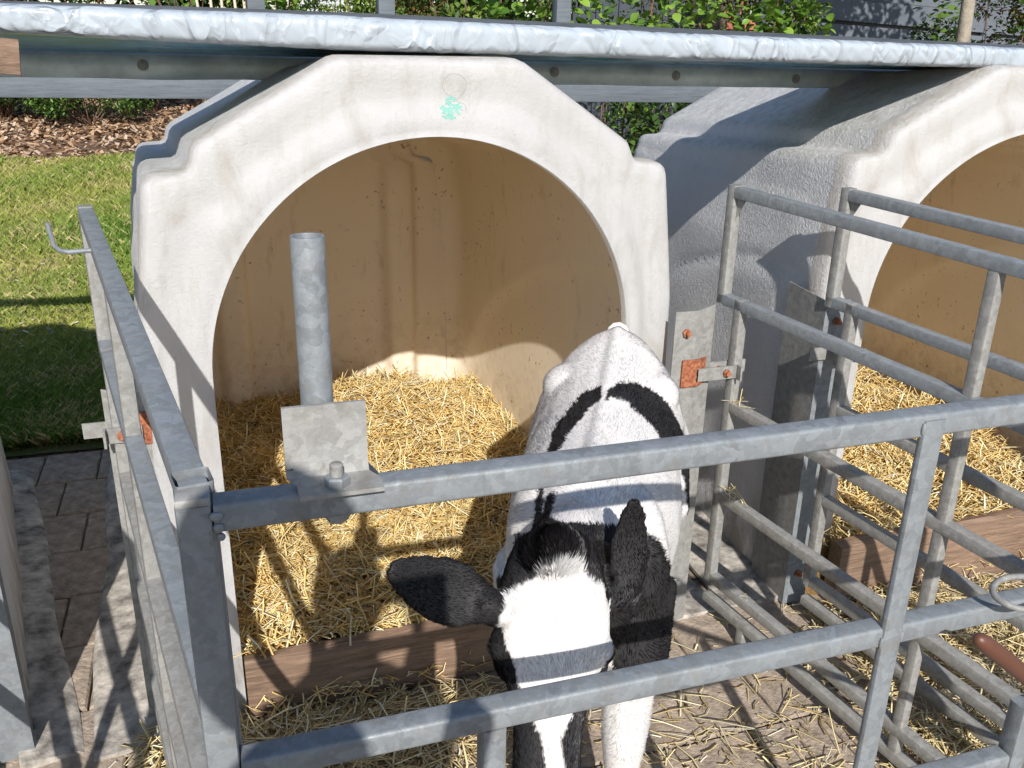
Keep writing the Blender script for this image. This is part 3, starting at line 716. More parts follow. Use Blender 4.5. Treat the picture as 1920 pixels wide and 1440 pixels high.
# ------------------------------------------------------------ straw
def straw_mesh(name, n, sampler, lo=.04, hi=.13, wlo=.0016, whi=.0034, tilt=.35, pal=None, parent=None, lift=.004):
    P = sampler(n); n = len(P)
    az = rng.uniform(0, 2*np.pi, n); el = np.clip(rng.normal(0, tilt, n), -1.3, 1.3)
    L = rng.uniform(lo, hi, n)*rng.choice([.25, .5, .8, 1.15], n); W = rng.uniform(wlo, whi, n)
    d = np.stack([np.cos(az)*np.cos(el), np.sin(az)*np.cos(el), np.sin(el)], -1)
    s = np.cross(d, [0, 0, 1.]); s /= np.linalg.norm(s, axis=1)[:, None]+1e-9; u = np.cross(s, d)
    bendv = rng.normal(0, .07, n)[:, None]*L[:, None]*s+rng.normal(0, .05, n)[:, None]*L[:, None]*u
    P = P+np.array([0, 0, 1])*(np.abs(np.sin(el))*L*.32+lift)[:, None]
    secs = []
    for t, b in ((-.5, 0), (0, 1), (.5, 0)):
        c = P+d*(L*t)[:, None]+bendv*b
        for k in range(3):
            a = 2*np.pi*k/3+.4
            secs.append(c+(s*math.cos(a)+u*math.sin(a)*.6)*W[:, None])
    V = np.stack(secs, 1)                      # n,9,3
    f = []
    for r in (0, 3):
        for k in range(3):
            k2 = (k+1) % 3; f.append((r+k, r+k2, r+3+k2, r+3+k))
    f = np.array(f)
    Fc = (f[None]+(np.arange(n)*9)[:, None, None]).reshape(-1, 4)
    pal = np.array(pal if pal is not None else [(.84, .64, .27), (.90, .73, .36), (.93, .82, .52), (.70, .48, .17), (.80, .57, .22), (.48, .29, .10), (.95, .89, .72)])
    pr = np.array([.26, .24, .16, .12, .12, .06, .04]); pr = pr[:len(pal)]/pr[:len(pal)].sum()
    c = pal[rng.choice(len(pal), n, p=pr)]*rng.uniform(.75, 1.2, (n, 1))
    cols = np.repeat(np.clip(c, 0, 1), 9, 0)
    return mesh_obj(name, V.reshape(-1, 3), Fc, straw_m, parent, smooth=False, cols=cols)
def bumpy(x, y, s=1.0):
    return .018*np.sin(x*9*s+1.3*y)*np.cos(y*8*s-x*2)+.010*np.sin(x*23*s+y*11)+.007*np.cos(y*31*s-x*17)
def bed1(x, y):
    z = .085+.062*np.clip((y-1.95)/1.2, 0, 1)
    z = z+.11*np.exp(-((x-.56)/.26)**2-((y-3.08)/.40)**2)+.03*np.exp(-((x-.30)/.2)**2-((y-2.35)/.3)**2)
    z = z+bumpy(x, y)*.9
    return z
def bed2(x, y):
    X = x-1.69
    return .10+.06*np.clip((y-1.95)/1.2, 0, 1)+.04*np.exp(-((X-.2)/.25)**2-((y-2.3)/.3)**2)+bumpy(x+3, y)*.9
def grid_obj(name, fn, x0, x1, y0, y1, nx, ny, mat, parent=None):
    X, Y = np.meshgrid(np.linspace(x0, x1, nx), np.linspace(y0, y1, ny)); Z = fn(X, Y)
    edge = np.minimum(np.minimum(X-x0, x1-X), np.minimum(Y-y0, y1-Y)); Z = np.where(edge < 1e-6, GZ, Z)
    v = np.stack([X, Y, Z], -1).reshape(-1, 3); i = np.arange((ny-1)*nx).reshape(ny-1, nx)[:, :-1].ravel()
    return mesh_obj(name, v, np.stack([i, i+1, i+nx+1, i+nx], -1), mat, parent, smooth=True)
for nm, fn, cx, lab in (('straw_bed', bed1, .457, 'golden straw bedding inside the calf\'s hutch'), ('straw_bed', bed2, 2.147, 'golden straw bedding inside the right hutch')):
    base = grid_obj('straw_mass', fn, cx-.60, cx+.60, 1.915, 3.46, 90, 110, strawbase)
    def samp(n, fn=fn, cx=cx):
        k = int(n*1.0); x = rng.uniform(cx-.585, cx+.585, k); y = rng.uniform(1.92, 3.42, k); 
        return np.stack([x, y, fn(x, y)+rng.uniform(-.004, .014, k)], -1)
    o = straw_mesh(nm, 26000 if cx < 1 else 16000, samp, .03, .11); tag(o, lab, 'straw', kind='stuff'); base.parent = o
# loose straw on the floor of the pens
def dens(x, y):
    d = .04
    d = d+1.0*np.exp(-(((x-.22)/.36)**2+((y-1.68)/.16)**2)**1.5)+.9*np.exp(-(((x+.02)/.20)**2+((y-1.42)/.35)**2)**1.5)+.7*np.exp(-(((x-.3)/.3)**2+((y-1.35)/.16)**2)**2)
    d = d+.8*np.exp(-(((x-1.95)/.45)**2+((y-1.62)/.22)**2)**1.5)+.75*np.exp(-(((x-1.50)/.15)**2+((y-1.25)/.14)**2)**1.5)+.7*np.exp(-(((x-1.8)/.3)**2+((y-1.25)/.12)**2)**1.5)+.45*np.exp(-(((x-1.75)/.2)**2+((y-1.78)/.08)**2))
    d = d+.10*np.exp(-(((x-.95)/.3)**2+((y-1.45)/.10)**2))+.15*np.exp(-(((x-1.25)/.1)**2+((y-1.2)/.2)**2))+.8*np.exp(-(((x+.23)/.06)**2+((y-1.74)/.14)**2))
    return np.clip(d, 0, 1)
def floor_h(x, y): return GZ+.014+.03*np.clip(dens(x, y)-.35, 0, 1)
def samp_floor(n):
    x = rng.uniform(-.5, 2.7, n*6); y = rng.uniform(.8, 1.88, n*6); k = (rng.uniform(0, 1, n*6) < dens(x, y)) & ~((np.abs(x+.42) < .08)); x, y = x[k][:n], y[k][:n]
    m = dens(x, y); return np.stack([x, y, floor_h(x, y)+rng.uniform(0, .012, len(x))*(m > .3)], -1)
fs = straw_mesh('loose_straw', 8000, samp_floor, .04, .15, .0014, .0032, .18, pal=[(.70, .56, .28), (.78, .66, .36), (.82, .74, .50), (.54, .40, .18), (.60, .46, .22), (.38, .27, .12), (.84, .78, .60)])
tag(fs, 'loose straw strewn over the paved pen floor', 'straw', kind='stuff')
def samp_thin(n):
    x = rng.uniform(-.6, 2.7, n); y = rng.uniform(.9, 3.5, n); k = (x > -.2) & (y < 1.85) | (x < -.48) & (x > -.62); x, y = x[k], y[k]
    return np.stack([x, y, np.full(len(x), GZ+.016)], -1)
o = straw_mesh('straw_bits', 1500, samp_thin, .008, .06, .0006, .0016, .05, pal=[(.55, .45, .26), (.45, .35, .18), (.7, .63, .45)]); tag(o, 'short bits of straw scattered on the pavers', 'straw', kind='stuff')
def samp_rail(n):
    out = []
    for s0, zz in ((.12, .638), (.10, .376), (.16, .376), (.20, .108)):
        m = n//4; s1 = s0+rng.normal(0, .02, m); p = [pA.location+PA(s, zz-.01) for s in s1]; out += [tuple(q) for q in p]
    return np.array(out)
def samp_sill(n):
    x = rng.uniform(-.02, .95, n); x = np.where(rng.uniform(0, 1, n) < .4, x+1.69, x); y = np.where(rng.uniform(0, 1, n) < .75, rng.uniform(1.885, 1.93, n), rng.uniform(1.83, 1.85, n)); z = np.where(y > 1.87, .118, GZ+.03+rng.uniform(0, .04, n)); z = z+np.where((x > 1.5) & (y > 1.87), .04, 0); return np.stack([x, y, z], -1)
o = straw_mesh('sill_straw', 900, samp_sill, .03, .10, tilt=.45); tag(o, 'straw spilling over the timber sills of both hutches', 'straw', kind='stuff')
o = straw_mesh('straw_wisp', 26, samp_rail, .02, .07, .0008, .0016, .5); tag(o, 'straw wisps caught on the rails of the panel right of the calf', 'straw', kind='stuff')

# ------------------------------------------------------------ grass, daisies, bark
def blades(name, n, samp, hlo, hhi, wid, pal, mat, parent=None):
    P = samp(n); n = len(P); az = rng.uniform(0, 2*np.pi, n); h = rng.uniform(hlo, hhi, n); w_ = wid*rng.uniform(.6, 1.3, n)
    s = np.stack([np.cos(az), np.sin(az), np.zeros(n)], -1); az2 = rng.uniform(0, 2*np.pi, n); ln = np.stack([np.cos(az2), np.sin(az2), np.zeros(n)], -1)*(h*rng.uniform(.2, 1.1, n))[:, None]
    v = np.stack([P-s*w_[:, None], P+s*w_[:, None], P+ln*.4+np.array([0, 0, 1])*(h*.65)[:, None]+s*(w_*.6)[:, None], P+ln+np.array([0, 0, 1])*h[:, None]], 1)
    f = np.array([[0, 1, 2], [0, 2, 3]]); Fc = (f[None]+(np.arange(n)*4)[:, None, None]).reshape(-1, 3)
    return v, Fc, n
grass_m = mat_col('grass_blades', .6, .3, .35)
def patch(x, y):
    return .5+.5*np.sin(x*2.3+np.sin(y*1.7)*1.5)*np.cos(y*1.9+np.sin(x*2.1))
def samp_grass(n):
    u = rng.uniform(0, 1, n); y = 3.70+6.4*u**1.7; wd_ = rng.uniform(0, 1, n) < .75; x = np.where(wd_, -rng.uniform(.035, .27, n)*y, -rng.uniform(-.12, .9, n)*y); 
    return np.stack([x, y, gz(x, y)-.004], -1)
v, Fc, n = blades('g', 130000, samp_grass, .025, .075, .0022, None, None)
pt = patch(v[:, 0, 0], v[:, 0, 1])[:, None]; nn = rng.uniform(0, 1, (n, 1)); pt3 = (.5+.5*np.sin(v[:, 0, 0]*5.1+np.cos(v[:, 0, 1]*3.3)*2)*np.sin(v[:, 0, 1]*4.3+1))[:, None]
c = np.array([(.13, .25, .035)])*(1-pt)+np.array([(.36, .38, .09)])*pt; c = np.where(nn < .10+.42*pt3**3, np.array([(.56, .47, .22)]), c)*rng.uniform(.7, 1.3, (n, 1))
sc = (1+.5*(v[:, 0, 1]-3.7)/6)
v[:, 1:] = v[:, :1]+(v[:, 1:]-v[:, :1])*np.clip(sc*(1.35-.7*pt[:, 0]), .5, 2)[:, None, None]
o = mesh_obj('grass', v.reshape(-1, 3), Fc, grass_m, None, cols=np.repeat(c, 4, 0)); tag(o, 'short mown grass of the lawn behind the left hutch', 'grass', kind='stuff')
def samp_d(n):
    y = rng.normal(6.0, .85, n); x = -1.35-(y-5.9)*.35+rng.normal(0, .45, n); k = (y > 4.3) & (y < 8.5); return np.stack([x[k], y[k], gz(x[k], y[k])+.045], -1)
P = samp_d(330); V = []; Fd = []; cd = []
for p in P:
    b = len(V); r = random.uniform(.011, .017); tx, ty_ = random.uniform(-.5, .5), random.uniform(-.9, .1)
    for k in range(7):
        a_ = k*math.pi*2/7; V.append((p[0]+r*math.cos(a_), p[1]+r*math.sin(a_), p[2]+tx*r*math.cos(a_)-ty_*r*math.sin(a_)*-1))
    V.append((p[0], p[1], p[2]+.003)); Fd += [(b+k, b+(k+1) % 7, b+7) for k in range(7)]
    cd += [(.82, .82, .80)]*7+[(.75, .62, .25)]
o = mesh_obj('daisies', V, Fd, mat_col('petals', .7, .2, .2), None, cols=np.array(cd)); tag(o, 'small white daisies dotted over the lawn', 'daisies', kind='stuff')
def samp_b(n):
    y = 9.9+5.5*rng.uniform(0, 1, n); x = -2.6-(y-9.9)*.3+rng.uniform(-3, 4.4, n); return np.stack([x, y, gz(x, y)+.02], -1)
P = samp_b(22000); n = len(P); az = rng.uniform(0, 6.28, n); L = rng.uniform(.02, .055, n); tl = rng.normal(0, .4, (n, 2))
d = np.stack([np.cos(az), np.sin(az), tl[:, 0]], -1)*L[:, None]; s = np.stack([-np.sin(az), np.cos(az), tl[:, 1]], -1)*(L*.4)[:, None]
v = np.stack([P-d-s, P+d-s*.6, P+d*.9+s, P-d*.8+s*.8], 1); Fc = np.arange(n*4).reshape(-1, 4)
c = np.array([(.34, .21, .12), (.46, .31, .19), (.24, .14, .08), (.52, .39, .28)])[rng.integers(0, 4, n)]*rng.uniform(.7, 1.15, (n, 1))
o = mesh_obj('bark_chips', v.reshape(-1, 3), Fc, mat_col('bark_chips', .85, .2), None, cols=np.repeat(c, 4, 0)); tag(o, 'reddish bark chips mulching the bed beyond the lawn', 'bark chips', kind='stuff')

# ------------------------------------------------------------ garden behind
leaf_ms = {}
def leaf_mat(key, a, b, rough=.35):
    if key in leaf_ms: return leaf_ms[key]
    m = NT('leaf_'+key); r = m.n('ObjectInfo').outputs['Random']; g2 = m.n('Attribute', attribute_name='Col').outputs['Color']
    c = m.ramp(r, [(0, a), (1, b)]); m.set(Base_Color=c, Roughness=rough)
    t = m.n('BsdfTranslucent', {'Color': c}); mx = m.n('MixShader', {0: .28, 1: m.b.outputs[0], 2: t.outputs[0]}); m.t.links.new(mx.outputs[0], m.out.inputs[0])
    leaf_ms[key] = m.m; return m.m
def leaf_mesh(name, L, W, mat, fold=.25, curl=.2):
    v = [(0, 0, 0)]; secs = ((.25, .75), (.55, 1.0), (.82, .6)); 
    for t, w_ in secs:
        z = -curl*L*t*t; v += [(-W*w_, L*t, z+fold*W*w_), (0, L*t, z), (W*w_, L*t, z+fold*W*w_)]
    v.append((0, L, -curl*L))
    f = [(0, 2, 1), (0, 3, 2), (1, 2, 5, 4), (2, 3, 6, 5), (4, 5, 8, 7), (5, 6, 9, 8), (7, 8, 10), (8, 9, 10)]
    me = bpy.data.meshes.new(name); me.from_pydata(v, [], f); me.materials.append(mat); me.polygons.foreach_set('use_smooth', [True]*len(f)); return me
def leaf_cloud(name, n, centres, rads, L, W, pal, parent, mat, up=.4):
    ci = rng.integers(0, len(centres), n); C_ = np.array(centres)[ci]; Rr = np.array(rads)[ci]
    g3 = rng.normal(0, 1, (n, 3)); g3 /= np.linalg.norm(g3, axis=1)[:, None]; r = rng.uniform(.35, 1.05, n)**.6
    P = C_+g3*r[:, None]*Rr
    d = g3*.6+rng.normal(0, .6, (n, 3)); d[:, 2] += up*rng.uniform(-1, 1, n); d /= np.linalg.norm(d, axis=1)[:, None]
    q = rng.normal(0, 1, (n, 3)); q[:, 2] *= .3; s = np.cross(d, [0, 0, 1.])+.4*q; s /= np.linalg.norm(s, axis=1)[:, None]
    l = L*rng.uniform(.6, 1.2, n)[:, None]; w_ = W*rng.uniform(.7, 1.2, n)[:, None]; nr = np.cross(s, d)
    v = np.stack([P, P+d*l*.5+s*w_+nr*w_*.3, P+d*l*.5-s*w_+nr*w_*.3, P+d*l-nr*l*.12], 1)
    f = np.array([[0, 1, 3], [0, 3, 2]]); Fc = (f[None]+(np.arange(n)*4)[:, None, None]).reshape(-1, 3)
    pal = np.array(pal); c = pal[rng.integers(0, len(pal), n)]*rng.uniform(.75, 1.25, (n, 1))
    return mesh_obj(name, v.reshape(-1, 3), Fc, mat, parent, cols=np.repeat(c, 4, 0))
foliage_m = mat_col('foliage', .45, .4, .3)
GREEN = [(.06, .12, .02), (.10, .19, .03), (.15, .26, .045), (.04, .08, .018)]
DARK = [(.03, .055, .015), (.05, .09, .02), (.08, .13, .03)]
LIME = [(.20, .28, .05), (.26, .34, .07), (.15, .23, .04)]
RED = [(.12, .045, .025), (.17, .08, .03), (.07, .11, .025), (.12, .16, .04)]
def twigs(base, tips, parent, mat=twig_m, r=.008):
    mb = MB()
    for t in tips:
        b = Vector(base)+Vector((random.uniform(-.05, .05), random.uniform(-.05, .05), 0)); t = Vector(t); m_ = b.lerp(t, .5)+Vector((random.uniform(-.06, .06), random.uniform(-.06, .06), .02))
        mb.tube([b, b.lerp(m_, .5), m_, t], [r, r*.85, r*.7, r*.4], 6)
    mb.build('stems', mat, parent, smooth=True)
def shrub(xp, ybase, Y, spread, label, pal, top, n=5000, L=.04, big=0, key='g', bigL=.05, x_r=.45, depth=.3, group='shrubs behind the hutches', name='shrub', zlo=.1, nmin=0):
    c = at(xp, 60, Y); gx, gy = c.x, c.y; g0 = float(gz(gx, gy))
    root = empty(name, (gx, gy, g0)); tag(root, label, 'shrub', group)
    cs, rs, tips = [], [], []
    for k in range(14):
        h = random.uniform(zlo, top-g0-.12); p = (random.uniform(-x_r, x_r), random.uniform(-depth, depth), h); cs.append(p); r = random.uniform(.12, .24); rs.append((r, r, r*.9)); tips.append(p)
    twigs((0, 0, 0), tips, root)
    leaf_cloud('foliage', n, cs, rs, L, L*.32, pal, root, foliage_m)['kind'] = 'stuff'
    if big:
        me = leaf_mesh('leaf', bigL, bigL*.36, leaf_mat(key, *{'g': ((.07, .16, .02), (.26, .40, .06)), 'r': ((.20, .06, .03), (.22, .20, .06)), 'd': ((.05, .11, .02), (.16, .25, .05))}[key]))
        for k in range(big):
            # leaves on the visible camera side, where the picture shows them
            q = random.choice(cs); o = bpy.data.objects.new('leaf', me); link(o); o.parent = root
            zz = (1.46+random.uniform(0, .36)*(Y/5))-g0
            o.location = (random.uniform(-x_r-.05, x_r+.05), -depth-random.uniform(-.15, .12), zz)
            o.rotation_euler = (random.uniform(-.9, .9), random.uniform(-.8, .8), random.uniform(0, 6.28)); o.scale = [random.uniform(.6, 1.15)]*3
    return root
# left, low dark bushes on the bark bed
for xp, Y, r, lab in ((165, 11.9, .62, 'low dark green bush on the bark bed, the biggest at upper left'), (285, 12.8, .36, 'small bush on the bark bed just left of the hutch shoulder'), (10, 12.4, .45, 'shaded bush on the bark bed at the left edge')):
    c = at(xp, 200, Y); g0 = float(gz(c.x, Y)); root = empty('bush', (c.x, Y, g0)); tag(root, lab, 'bush', 'bushes on the bark bed')
    cs = [(random.uniform(-r, r), random.uniform(-r*.6, r*.6), random.uniform(.3, .75)) for _ in range(16)]
    twigs((0, 0, 0), cs, root)
    leaf_cloud('foliage', 7000, cs, [(.26, .26, .22)]*16, .05, .018, GREEN if r > .5 else DARK, root, foliage_m)['kind'] = 'stuff'
# shrubs seen above the roof
shrub(90, 0, 15.5, 0, 'shrub with yellow green and reddish leaves above the roof at the far left', LIME+RED, 3.6, n=9000, L=.10, x_r=2.2, zlo=1.2)
shrub(360, 0, 14.5, 0, 'loose shrub with pale canes above the roof left of the first post', GREEN+RED+LIME, 3.4, n=8000, L=.10, x_r=1.6, zlo=1.2)
shrub(520, 0, 5.4, 0, 'small leafy shrub between the left post and the white corrugated wall', LIME+GREEN, 2.3, n=3000, L=.05, big=40, key='g', bigL=.07, x_r=.16, zlo=.7)
shrub(678, 0, 5.6, 0, 'clipped bright lime green bush beside the white corrugated wall', LIME, 2.3, n=9000, L=.03, x_r=.16, depth=.2, zlo=.6)
shrub(800, 0, 5.4, 0, 'bushy shrub with dull red and olive leaves above the middle of the roof', RED+LIME, 2.3, n=9000, L=.035, x_r=.40, zlo=.6)
shrub(985, 0, 5.0, 0, 'fresh green rose bush left of the tall grey post', GREEN, 2.3, n=2500, L=.04, big=190, key='g', bigL=.072, x_r=.30, zlo=.6)
shrub(1180, 0, 4.9, 0, 'fresh green rose bush just right of the tall grey post', GREEN, 2.3, n=2200, L=.04, big=190, key='g', bigL=.066, x_r=.26, zlo=.6)
shrub(1300, 0, 5.0, 0, 'thin rose bush with reddish canes in front of the dark wall', GREEN+RED, 2.3, n=1800, L=.04, big=150, key='g', bigL=.066, x_r=.20, zlo=.6)
shrub(1435, 0, 4.9, 0, 'dense bright green rose bush at the left end of the slate grey fence', GREEN+LIME, 2.4, n=3500, L=.045, big=230, key='g', bigL=.072, x_r=.17, depth=.2, zlo=.7)
shrub(1905, 0, 5.7, 0, 'glossy green shrub with red tinted tips at the top right corner', DARK+RED, 2.3, n=5000, L=.045, big=170, key='d', bigL=.07, x_r=.28, zlo=.6)
shrub(1752, 0, 5.9, 0, 'low glossy shrub at the foot of the pale tree trunk', DARK, 1.78, n=2500, L=.045, big=80, key='d', bigL=.072, x_r=.16, depth=.15, zlo=.6)
c = at(1150, 212, 4.3); shrub(1150, 0, 4.4, 0, 'dark leaved plant showing in the gap between the two hutches', DARK+GREEN, 1.25, n=4200, L=.06, x_r=.35, depth=.25, zlo=.2)
shrub(900, 0, 8.5, 0, 'olive green shrub further back behind the middle of the roof', DARK+LIME, 3.2, n=9000, L=.08, x_r=1.3, zlo=.6)
mb = MB()
for k in range(8):
    p = at(372+k*24, 60, 13.2); g0 = float(gz(0, 13.2)); mb.tube([(p.x, 13.2, g0), (p.x+random.uniform(-.05, .05), 13.2+random.uniform(-.1, .1), 1.6), (p.x+random.uniform(-.2, .2), 13.2, 3.2)], [.024, .020, .014], 6)
o = mb.build('plant_canes', mat_simple('pale_cane', (.55, .48, .36), .8), None, smooth=True); tag(o, 'pale upright canes standing among the shrubs above the left roof', 'canes')
# white corrugated wall
mb = MB(); Yc = 7.6; n = 90; x0, x1 = at(568, 10, Yc).x, at(655, 10, Yc).x; rs = []
for k in range(n+1):
    x = x0-.03+(x1-x0+.06)*k/n; y = Yc+.012*math.sin(k*2*math.pi/5.0); rs.append([(x, y, .0), (x, y, 2.7), (x, y+.02, 2.7), (x, y+.02, 0)])
mb.loft(rs); o = mb.build('shed_wall', whitemetal, None, autos=60); tag(o, 'white corrugated shed wall glimpsed above the roof', 'shed')
# slate grey board fence
Yf = 6.9; fence = empty('board_fence', (0, Yf, 0)); tag(fence, 'slate grey board fence with a dark gap, crossed by branch shadows', 'fence')
xa, xb = at(1455, 20, Yf).x, 9.5; zg = at(1640, 45, Yf).z; slope = (at(1770, 55, Yf).z-at(1505, 32, Yf).z)/(at(1770, 55, Yf).x-at(1505, 32, Yf).x)
zl = -.0; rows = [zg-.012-.30*k for k in range(5)]
def board(xs, xe, z0, z1, off=0):
    mb = MB(); s0 = slope*(xs-xa-.8); s1 = slope*(xe-xa-.8)
    mb.loft([[(xs, off, z0+s0), (xs, off, z1+s0), (xs, off+.02, z1+s0), (xs, off+.02, z0+s0)], [(xe, off, z0+s1), (xe, off, z1+s1), (xe, off+.02, z1+s1), (xe, off+.02, z0+s1)]])
    mb.build('board', fence_m, fence)
joints = [xa, xa+.72, xa+1.62, xa+2.6, xb]
for r in range(-4, 5):
    for q in range(len(joints)-1):
        if r >= 0: z0 = zg+.014+.17*r; board(joints[q]+.001, joints[q+1]-.001, z0, z0+.167, random.uniform(-.002, .002))
        else: z1 = zg-.016-.26*(-r-1); board(joints[q]+.001+.1*(r % 2), joints[q+1]-.001+.1*(r % 2), z1-.257, z1, random.uniform(-.002, .002))
mb = MB(); mb.box((xa, .03, 0), (xb, .05, 2.9)); mb.build('backing', black, fence)
for x in (xa-.05, xa+2.2, xa+4.4): add_local(lambda mb: mb.bar((x, .03, 0), (x, .03, 3.1), .09, .09, up=(0, 1, 0), r=.004), 'post', fence_m, fence)
# brick pillar with dark lattice left of the fence
Yb = 5.9; bp = empty('brick_pillar', (at(1385, 40, Yb).x, Yb, 0)); tag(bp, 'piece of red brick pillar behind dark diagonal lattice between the rose bushes', 'pillar')
for r in range(12):
    for q in range(2):
        mb = MB(); x = -.12+.125*q+(.03 if r % 2 else 0); z = 1.25+.072*r; mb.box((x, 0, z), (x+.112, .1, z+.06), 0); mb.build('brick', brick_m, bp)
mb = MB(); mb.box((-.14, .012, 0), (.16, .098, 2.2)); mb.build('mortar', mortar, bp)
for a_, b_ in (((-.2, -.05, 2.1), (.15, -.05, 1.2)), ((-.05, -.05, 2.2), (.3, -.05, 1.3)), ((.2, -.062, 2.2), (-.15, -.062, 1.3))):
    add_local(lambda mb: mb.bar(a_, b_, .012, .04, r=.002), 'lattice_strip', darkwood, bp)
# dark wall behind the rose bushes
mb = MB(); Yd = 6.7; xd0, xd1 = at(1075, 20, Yd).x, at(1450, 20, Yd).x; dw = empty('dark_wall', (xd0, Yd, 0)); tag(dw, 'dark painted board wall in shade behind the rose bushes', 'wall')
for k in range(9):
    mb = MB(); ww = (xd1-xd0-.04)/9; mb.box((k*ww, 0, 0), ((k+1)*ww-.008, .03, 3.0)); mb.build('board', darkwood, dw)
# tree with pale trunk
Yt = 5.3; b_ = at(1800, 95, Yt); t_ = at(1812, 0, Yt); dxz = (t_.x-b_.x)/(t_.z-b_.z)
tr = empty('tree', (b_.x-dxz*(b_.z-GZ), Yt, GZ)); tag(tr, 'small tree with pale speckled trunk in front of the slate grey fence', 'tree')
tp = [Vector((dxz*z+.015*math.sin(z*4), .01*math.sin(z*3), z)) for z in np.linspace(-.1, 3.1, 12)]
mb = MB(); mb.tube(tp, [.062-.010*i/11*3 for i in range(12)], 14)
crown_c = []
for k in range(11):
    st = tp[int(random.choice([7, 8, 9, 10, 11]))]; e = st+Vector((random.uniform(-1.1, .6), random.uniform(-.6, .5), random.uniform(.3, .9))); m_ = st.lerp(e, .5)+Vector((0, 0, .12))
    mb.tube([st, m_, e], [.022, .014, .007], 7); crown_c += [e, m_.lerp(e, .5)]
mb.build('trunk', bark_m, tr, smooth=True)
leaf_cloud('crown', 2600, [tuple(c) for c in crown_c], [(.3, .3, .25)]*len(crown_c), .09, .028, DARK+GREEN, tr, foliage_m)
# far hedge closing the garden
hc = []
for k in range(110): hc.append((-14+k*.3+random.uniform(-.1, .1), 17.5+random.uniform(-.6, .6), random.uniform(.9, 4.2)))
o = leaf_cloud('hedge', 80000, hc, [(.7, .7, .9)]*110, .19, .065, DARK+GREEN, None, foliage_m); tag(o, 'tall dark green hedge closing the garden behind the bark bed', 'hedge', kind='stuff')

# ------------------------------------------------------------ the calf
T0 = Vector((.875, 1.84, 0)); hv = Vector((-.477, -.879, 0)).normalized(); lv = Vector((-hv.y, hv.x, 0))   # lv = calf's left
def remeshed(name, mb, voxel, smooth_it, mat, parent):
    o = mb.build('tmp', None, None)
    bm = bmesh.new(); bm.from_mesh(o.data); bmesh.ops.recalc_face_normals(bm, faces=bm.faces); bm.to_mesh(o.data); bm.free()
    m = o.modifiers.new('r', 'REMESH'); m.mode = 'VOXEL'; m.voxel_size = voxel
    m = o.modifiers.new('s', 'SMOOTH'); m.factor = .5; m.iterations = smooth_it
    dg = bpy.context.evaluated_depsgraph_get(); me = bpy.data.meshes.new_from_object(o.evaluated_get(dg)); me.name = name
    bpy.data.objects.remove(o); me.materials.clear(); me.materials.append(mat)
    me.polygons.foreach_set('use_smooth', [True]*len(me.polygons))
    o = bpy.data.objects.new(name, me); link(o); o.parent = parent; return o
def ering(c, x, y, rx, ry, ry2=None, n=24, p=2.0):
    r = []
    for k in range(n):
        t = 2*math.pi*k/n; ct, st = math.cos(t), math.sin(t); e = 2/p
        r.append(Vector(c)+x*(rx*math.copysign(abs(ct)**e, ct))+y*((ry if st > 0 else (ry2 or ry))*math.copysign(abs(st)**e, st)))
    return r
def cap_loft(mb, rings):
    def ctr(r): return sum(r, Vector())/len(r)
    a, b = ctr(rings[0]), ctr(rings[-1]); d0 = (a-ctr(rings[1])); d1 = (b-ctr(rings[-2]))
    mb.loft(rings)
mb = MB(); Z = Vector((0, 0, 1))
# trunk:  s, top, bottom, half width
ST = [(-.045, .83, .70, .030), (-.02, .872, .60, .075), (.03, .882, .52, .120), (.085, .876, .46, .158), (.15, .864, .43, .172), (.24, .850, .41, .166),
      (.32, .840, .37, .166), (.40, .830, .35, .172), (.48, .822, .36, .166), (.55, .818, .38, .148), (.61, .822, .40, .130), (.67, .815, .42, .115), (.73, .785, .46, .090), (.775, .73, .54, .045)]
rings = []
for s_, zt, zb_, hw in ST:
    zc_ = zb_+(zt-zb_)*.56; c = T0+hv*s_+Z*zc_; rings.append(ering(c, lv, Z, hw, zt-zc_, zc_-zb_, 28, 2.0))
mb.loft(rings)
# spine ridge and hip bones
mb.tube([T0+hv*s_+Z*(zt-.007) for s_, zt, _, _ in ST[1:11]], [.014, .016, .016, .017, .017, .016, .016, .017, .02, .022], 10)
def ball(mb, c, r):
    rr = r if isinstance(r, tuple) else (r, r, r); rs = []
    for i in range(1, 8):
        t = math.pi*i/8; rs.append([Vector(c)+Vector((rr[0]*math.sin(t)*math.cos(u), rr[1]*math.sin(t)*math.sin(u), rr[2]*math.cos(t))) for u in np.linspace(0, 6.2832, 15)[:-1]])
    mb.loft(rs)
for sg in (-1, 1):
    ball(mb, T0+hv*.165+lv*sg*.088+Z*.785, (.062, .075, .048))
    ball(mb, T0+hv*.0+lv*sg*.045+Z*.78, .028)
    ball(mb, T0+hv*.10+lv*sg*.095+Z*.62, (.085, .11, .16))       # thigh
    ball(mb, T0+hv*.62+lv*sg*.082+Z*.62, (.06, .10, .17))        # shoulder
def leg(pts, rads): mb.tube(pts, rads, 12)
def L(s_, l, z): return T0+hv*s_+lv*l+Z*z
for sg, ds in ((-1, .05), (1, -.02)):
    leg([L(.10, sg*.10, .66), L(.17+ds, sg*.125, .50), L(.12+ds, sg*.115, .40), L(.01+ds, sg*.10, .285), L(.0+ds, sg*.10, .24), L(.025+ds, sg*.10, .10), L(.03+ds, sg*.10, .045), L(.05+ds, sg*.10, -.01), L(.065+ds, sg*.10, GZ+.004)],
        [.085, .074, .052, .032, .030, .022, .026, .028, .034])
